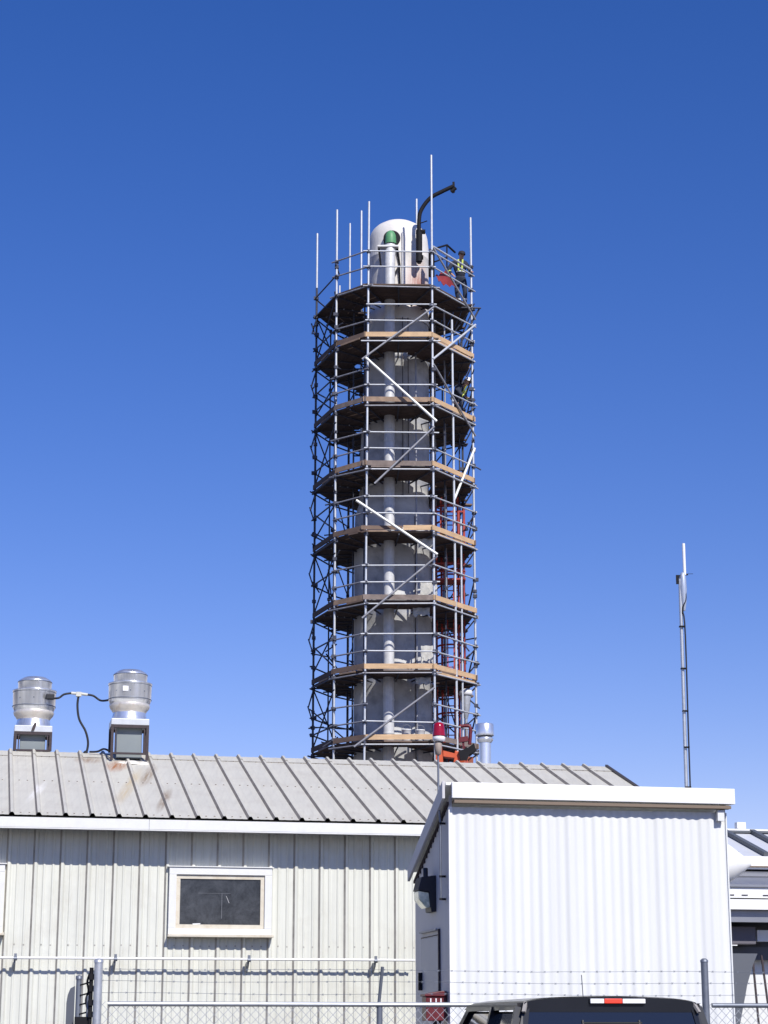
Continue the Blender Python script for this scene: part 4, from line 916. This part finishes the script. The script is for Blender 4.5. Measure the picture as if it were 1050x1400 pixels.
# cab shell: cross sections from sills to roof
def ring(y_r, y_f, hw, z, k=.0): return [(-hw, y_r, z), (hw, y_r, z), (hw, y_f, z), (-hw, y_f, z)]
roof = MB(); ny, nx = 14, 20; vs = []
for i in range(ny+1):
    y = -.02+1.95*i/ny
    for k in range(nx+1):
        s = -1+2*k/nx; hw = .70+.03*sin(pi*i/ny)
        z = 1.824-.020*abs(s)**6-.020*s*s+.002*sin(pi*(i/ny)**.8)-.05*max(0, (i/ny-.8)/.2)**2
        vs.append(TF(s*hw, y, z))
roof.add(vs, [(i*(nx+1)+k, i*(nx+1)+k+1, (i+1)*(nx+1)+k+1, (i+1)*(nx+1)+k) for i in range(ny) for k in range(nx)], True)
roof.add([v-V((0, 0, .03)) for v in vs], [(i*(nx+1)+k, i*(nx+1)+k+1, (i+1)*(nx+1)+k+1, (i+1)*(nx+1)+k) for i in range(ny) for k in range(nx)], True)
link('roof', roof, TRUCKP, tk)
# rear header with the third brake lamp
hd = MB(); hp_ = []
for k in range(nx+1):
    s = -1+2*k/nx; hp_.append((s*.70, 1.824-.020*abs(s)**6-.020*s*s-.004))
vs = [TF(x, -.062, z-.004) for x, z in hp_]+[TF(x*1.02, -.060, 1.700) for x, z in hp_]
hd.add(vs, [(k, k+1, nx+1+k+1, nx+1+k) for k in range(nx)], True); vs2 = [v+N*.045 for v in vs]; hd.add(vs2, [(k, k+1, nx+1+k+1, nx+1+k) for k in range(nx)], True)
link('rear_header', hd, TRUCKP, tk)
bl = link('third_brake_light', (lambda m: tbox(m, -.18, .28, -.078, -.035, 1.765, 1.806))(MB()), PLASTIC, tk, .006)
link('red_lens', tbox(MB(), -.06, .085, -.092, -.079, 1.767, 1.804), LENSR, bl, .004)
link('clear_lens', tbox(MB(), -.175, -.063, -.090, -.079, 1.767, 1.803), LENSW, bl, .004)
link('clear_lens', tbox(MB(), .088, .275, -.090, -.079, 1.767, 1.803), LENSW, bl, .004)
# rear glass, pillars
m = MB(); m.prism([TF(-.66, -.055, 1.715), TF(.66, -.055, 1.715), TF(.76, -.19, 1.22), TF(-.76, -.19, 1.22)], N*.012); rg = link('rear_window', m, GLASSD, tk)
m = MB()
def wf(x, z): return TF(x, -.062-(1.715-z)*.272, z)
for x0, x1, z0, z1 in ((-.24, .24, 1.62, 1.64), (-.24, -.22, 1.25, 1.64), (.22, .24, 1.25, 1.64)):
    if z1-z0 < .1: m.bar(wf(x0, z0), wf(x1, z0), .012)
    else: m.bar(wf(x0, z0), wf(x0, z1), .012)
link('slider_frame', m, PLASTIC, rg)
for s in (-1, 1):
    m = MB(); m.prism([TF(s*.71, -.05, 1.725), TF(s*.66, -.06, 1.735), TF(s*.76, -.20, 1.2), TF(s*.86, -.19, 1.2)], N*.10); link('rear_pillar', m, TRUCKP, tk)
    m = MB(); m.prism([TF(s*.715, .05, 1.69), TF(s*.715, 1.60, 1.70), TF(s*.82, 2.15, 1.22), TF(s*.86, 1.9, 1.2), TF(s*.86, -.08, 1.2)], D*(-s*.02)); link('side_window', m, GLASSD, tk)
    m = MB()
    for a, b, w_b in (((.715, .0, 1.73), (.855, -.12, 1.2), .10), ((.72, .78, 1.74), (.865, .75, 1.2), .07), ((.70, 1.62, 1.745), (.85, 2.25, 1.2), .07), ((.718, -.02, 1.745), (.712, 1.66, 1.745), .06)):
        m.bar(TF(s*a[0], a[1], a[2]), TF(s*b[0], b[1], b[2]), .05, w_b, up=D)
    link('door_frame', m, TRUCKP, tk)
    link('cab_side', tbox(MB(), min(s*.90, s*.86), max(s*.90, s*.86), -.15, 2.3, .45, 1.21), TRUCKP, tk, .01)
    hdl = MB(); tbox(hdl, min(s*.905, s*.93), max(s*.905, s*.93), .2, .42, 1.05, 1.09); link('door_handle', hdl, CHROME, tk)
    mr = link('side_mirror', tbox(MB(), min(s*.98, s*1.14), max(s*.98, s*1.14), 1.95, 2.05, 1.18, 1.42), TRUCKP, tk, .03)
    link('bed_side', tbox(MB(), min(s*.90, s*.80), max(s*.90, s*.80), -2.15, -.20, .5, 1.18), TRUCKP, tk, .02)
    tl = link('tail_light', tbox(MB(), min(s*.905, s*.78), max(s*.905, s*.78), -2.20, -2.152, .75, 1.12), LENSR, tk, .01)
    for y in (-1.25, 2.75):
        wh = link('wheel', MB().lathe(TF(s*.70, y, .38), [(.24, 0), (.38, .0), (.39, .03), (.39, .2), (.38, .23), (.24, .235)], 28, axis=D*s), RUBBER, tk)
        link('rim', MB().lathe(TF(s*.72, y, .38), [(.001, .14), (.06, .15), (.09, .12), (.2, .13), (.245, .19), (.24, 0)], 20, axis=D*s), CHROME, wh)
m = MB(); m.prism([TF(-.68, 1.68, 1.72), TF(.68, 1.68, 1.72), TF(.78, 2.32, 1.22), TF(-.78, 2.32, 1.22)], N*.015); link('windscreen', m, GLASSD, tk)
for s in (-1, 1): link('gasket_trim', MB().bar(TF(s*.685, -.045, 1.775), TF(s*.715, -.09, 1.70), .028, .02), mat('tan_trim_light', (.35, .33, .30), .4), tk)
link('whip_antenna', MB().tube([TF(.16, 1.2, 1.81), TF(.155, 1.22, 2.02)], .004, 6), PIPED, tk)
link('cab_floor', tbox(MB(), -.85, .85, -.15, 2.3, .42, .46), PLASTIC, tk); link('cab_back', tbox(MB(), -.85, .85, -.20, -.15, .46, 1.21), TRUCKP, tk)
link('tailgate', tbox(MB(), -.78, .78, -2.19, -2.14, .6, 1.18), TRUCKP, tk, .015); link('bed_floor', tbox(MB(), -.79, .79, -2.13, -.21, .62, .66), PLASTIC, tk)
link('bumper', tbox(MB(), -.92, .92, -2.38, -2.21, .42, .62), CHROME, tk, .03)
link('bonnet', tbox(MB(), -.86, .86, 2.31, 3.45, .55, 1.17), TRUCKP, tk, .06); link('front_bumper', tbox(MB(), -.93, .93, 3.46, 3.65, .35, .65), CHROME, tk, .03)
for s in (-.33, .33):
    sm = MB(); tbox(sm, s-.22, s+.22, .55, .68, .75, 1.42); sm.frame(TF(s, .60, 1.56), D, N, (0, 0, 1), .26, .10, .17); link('seat', sm, PLASTIC, tk, .03)
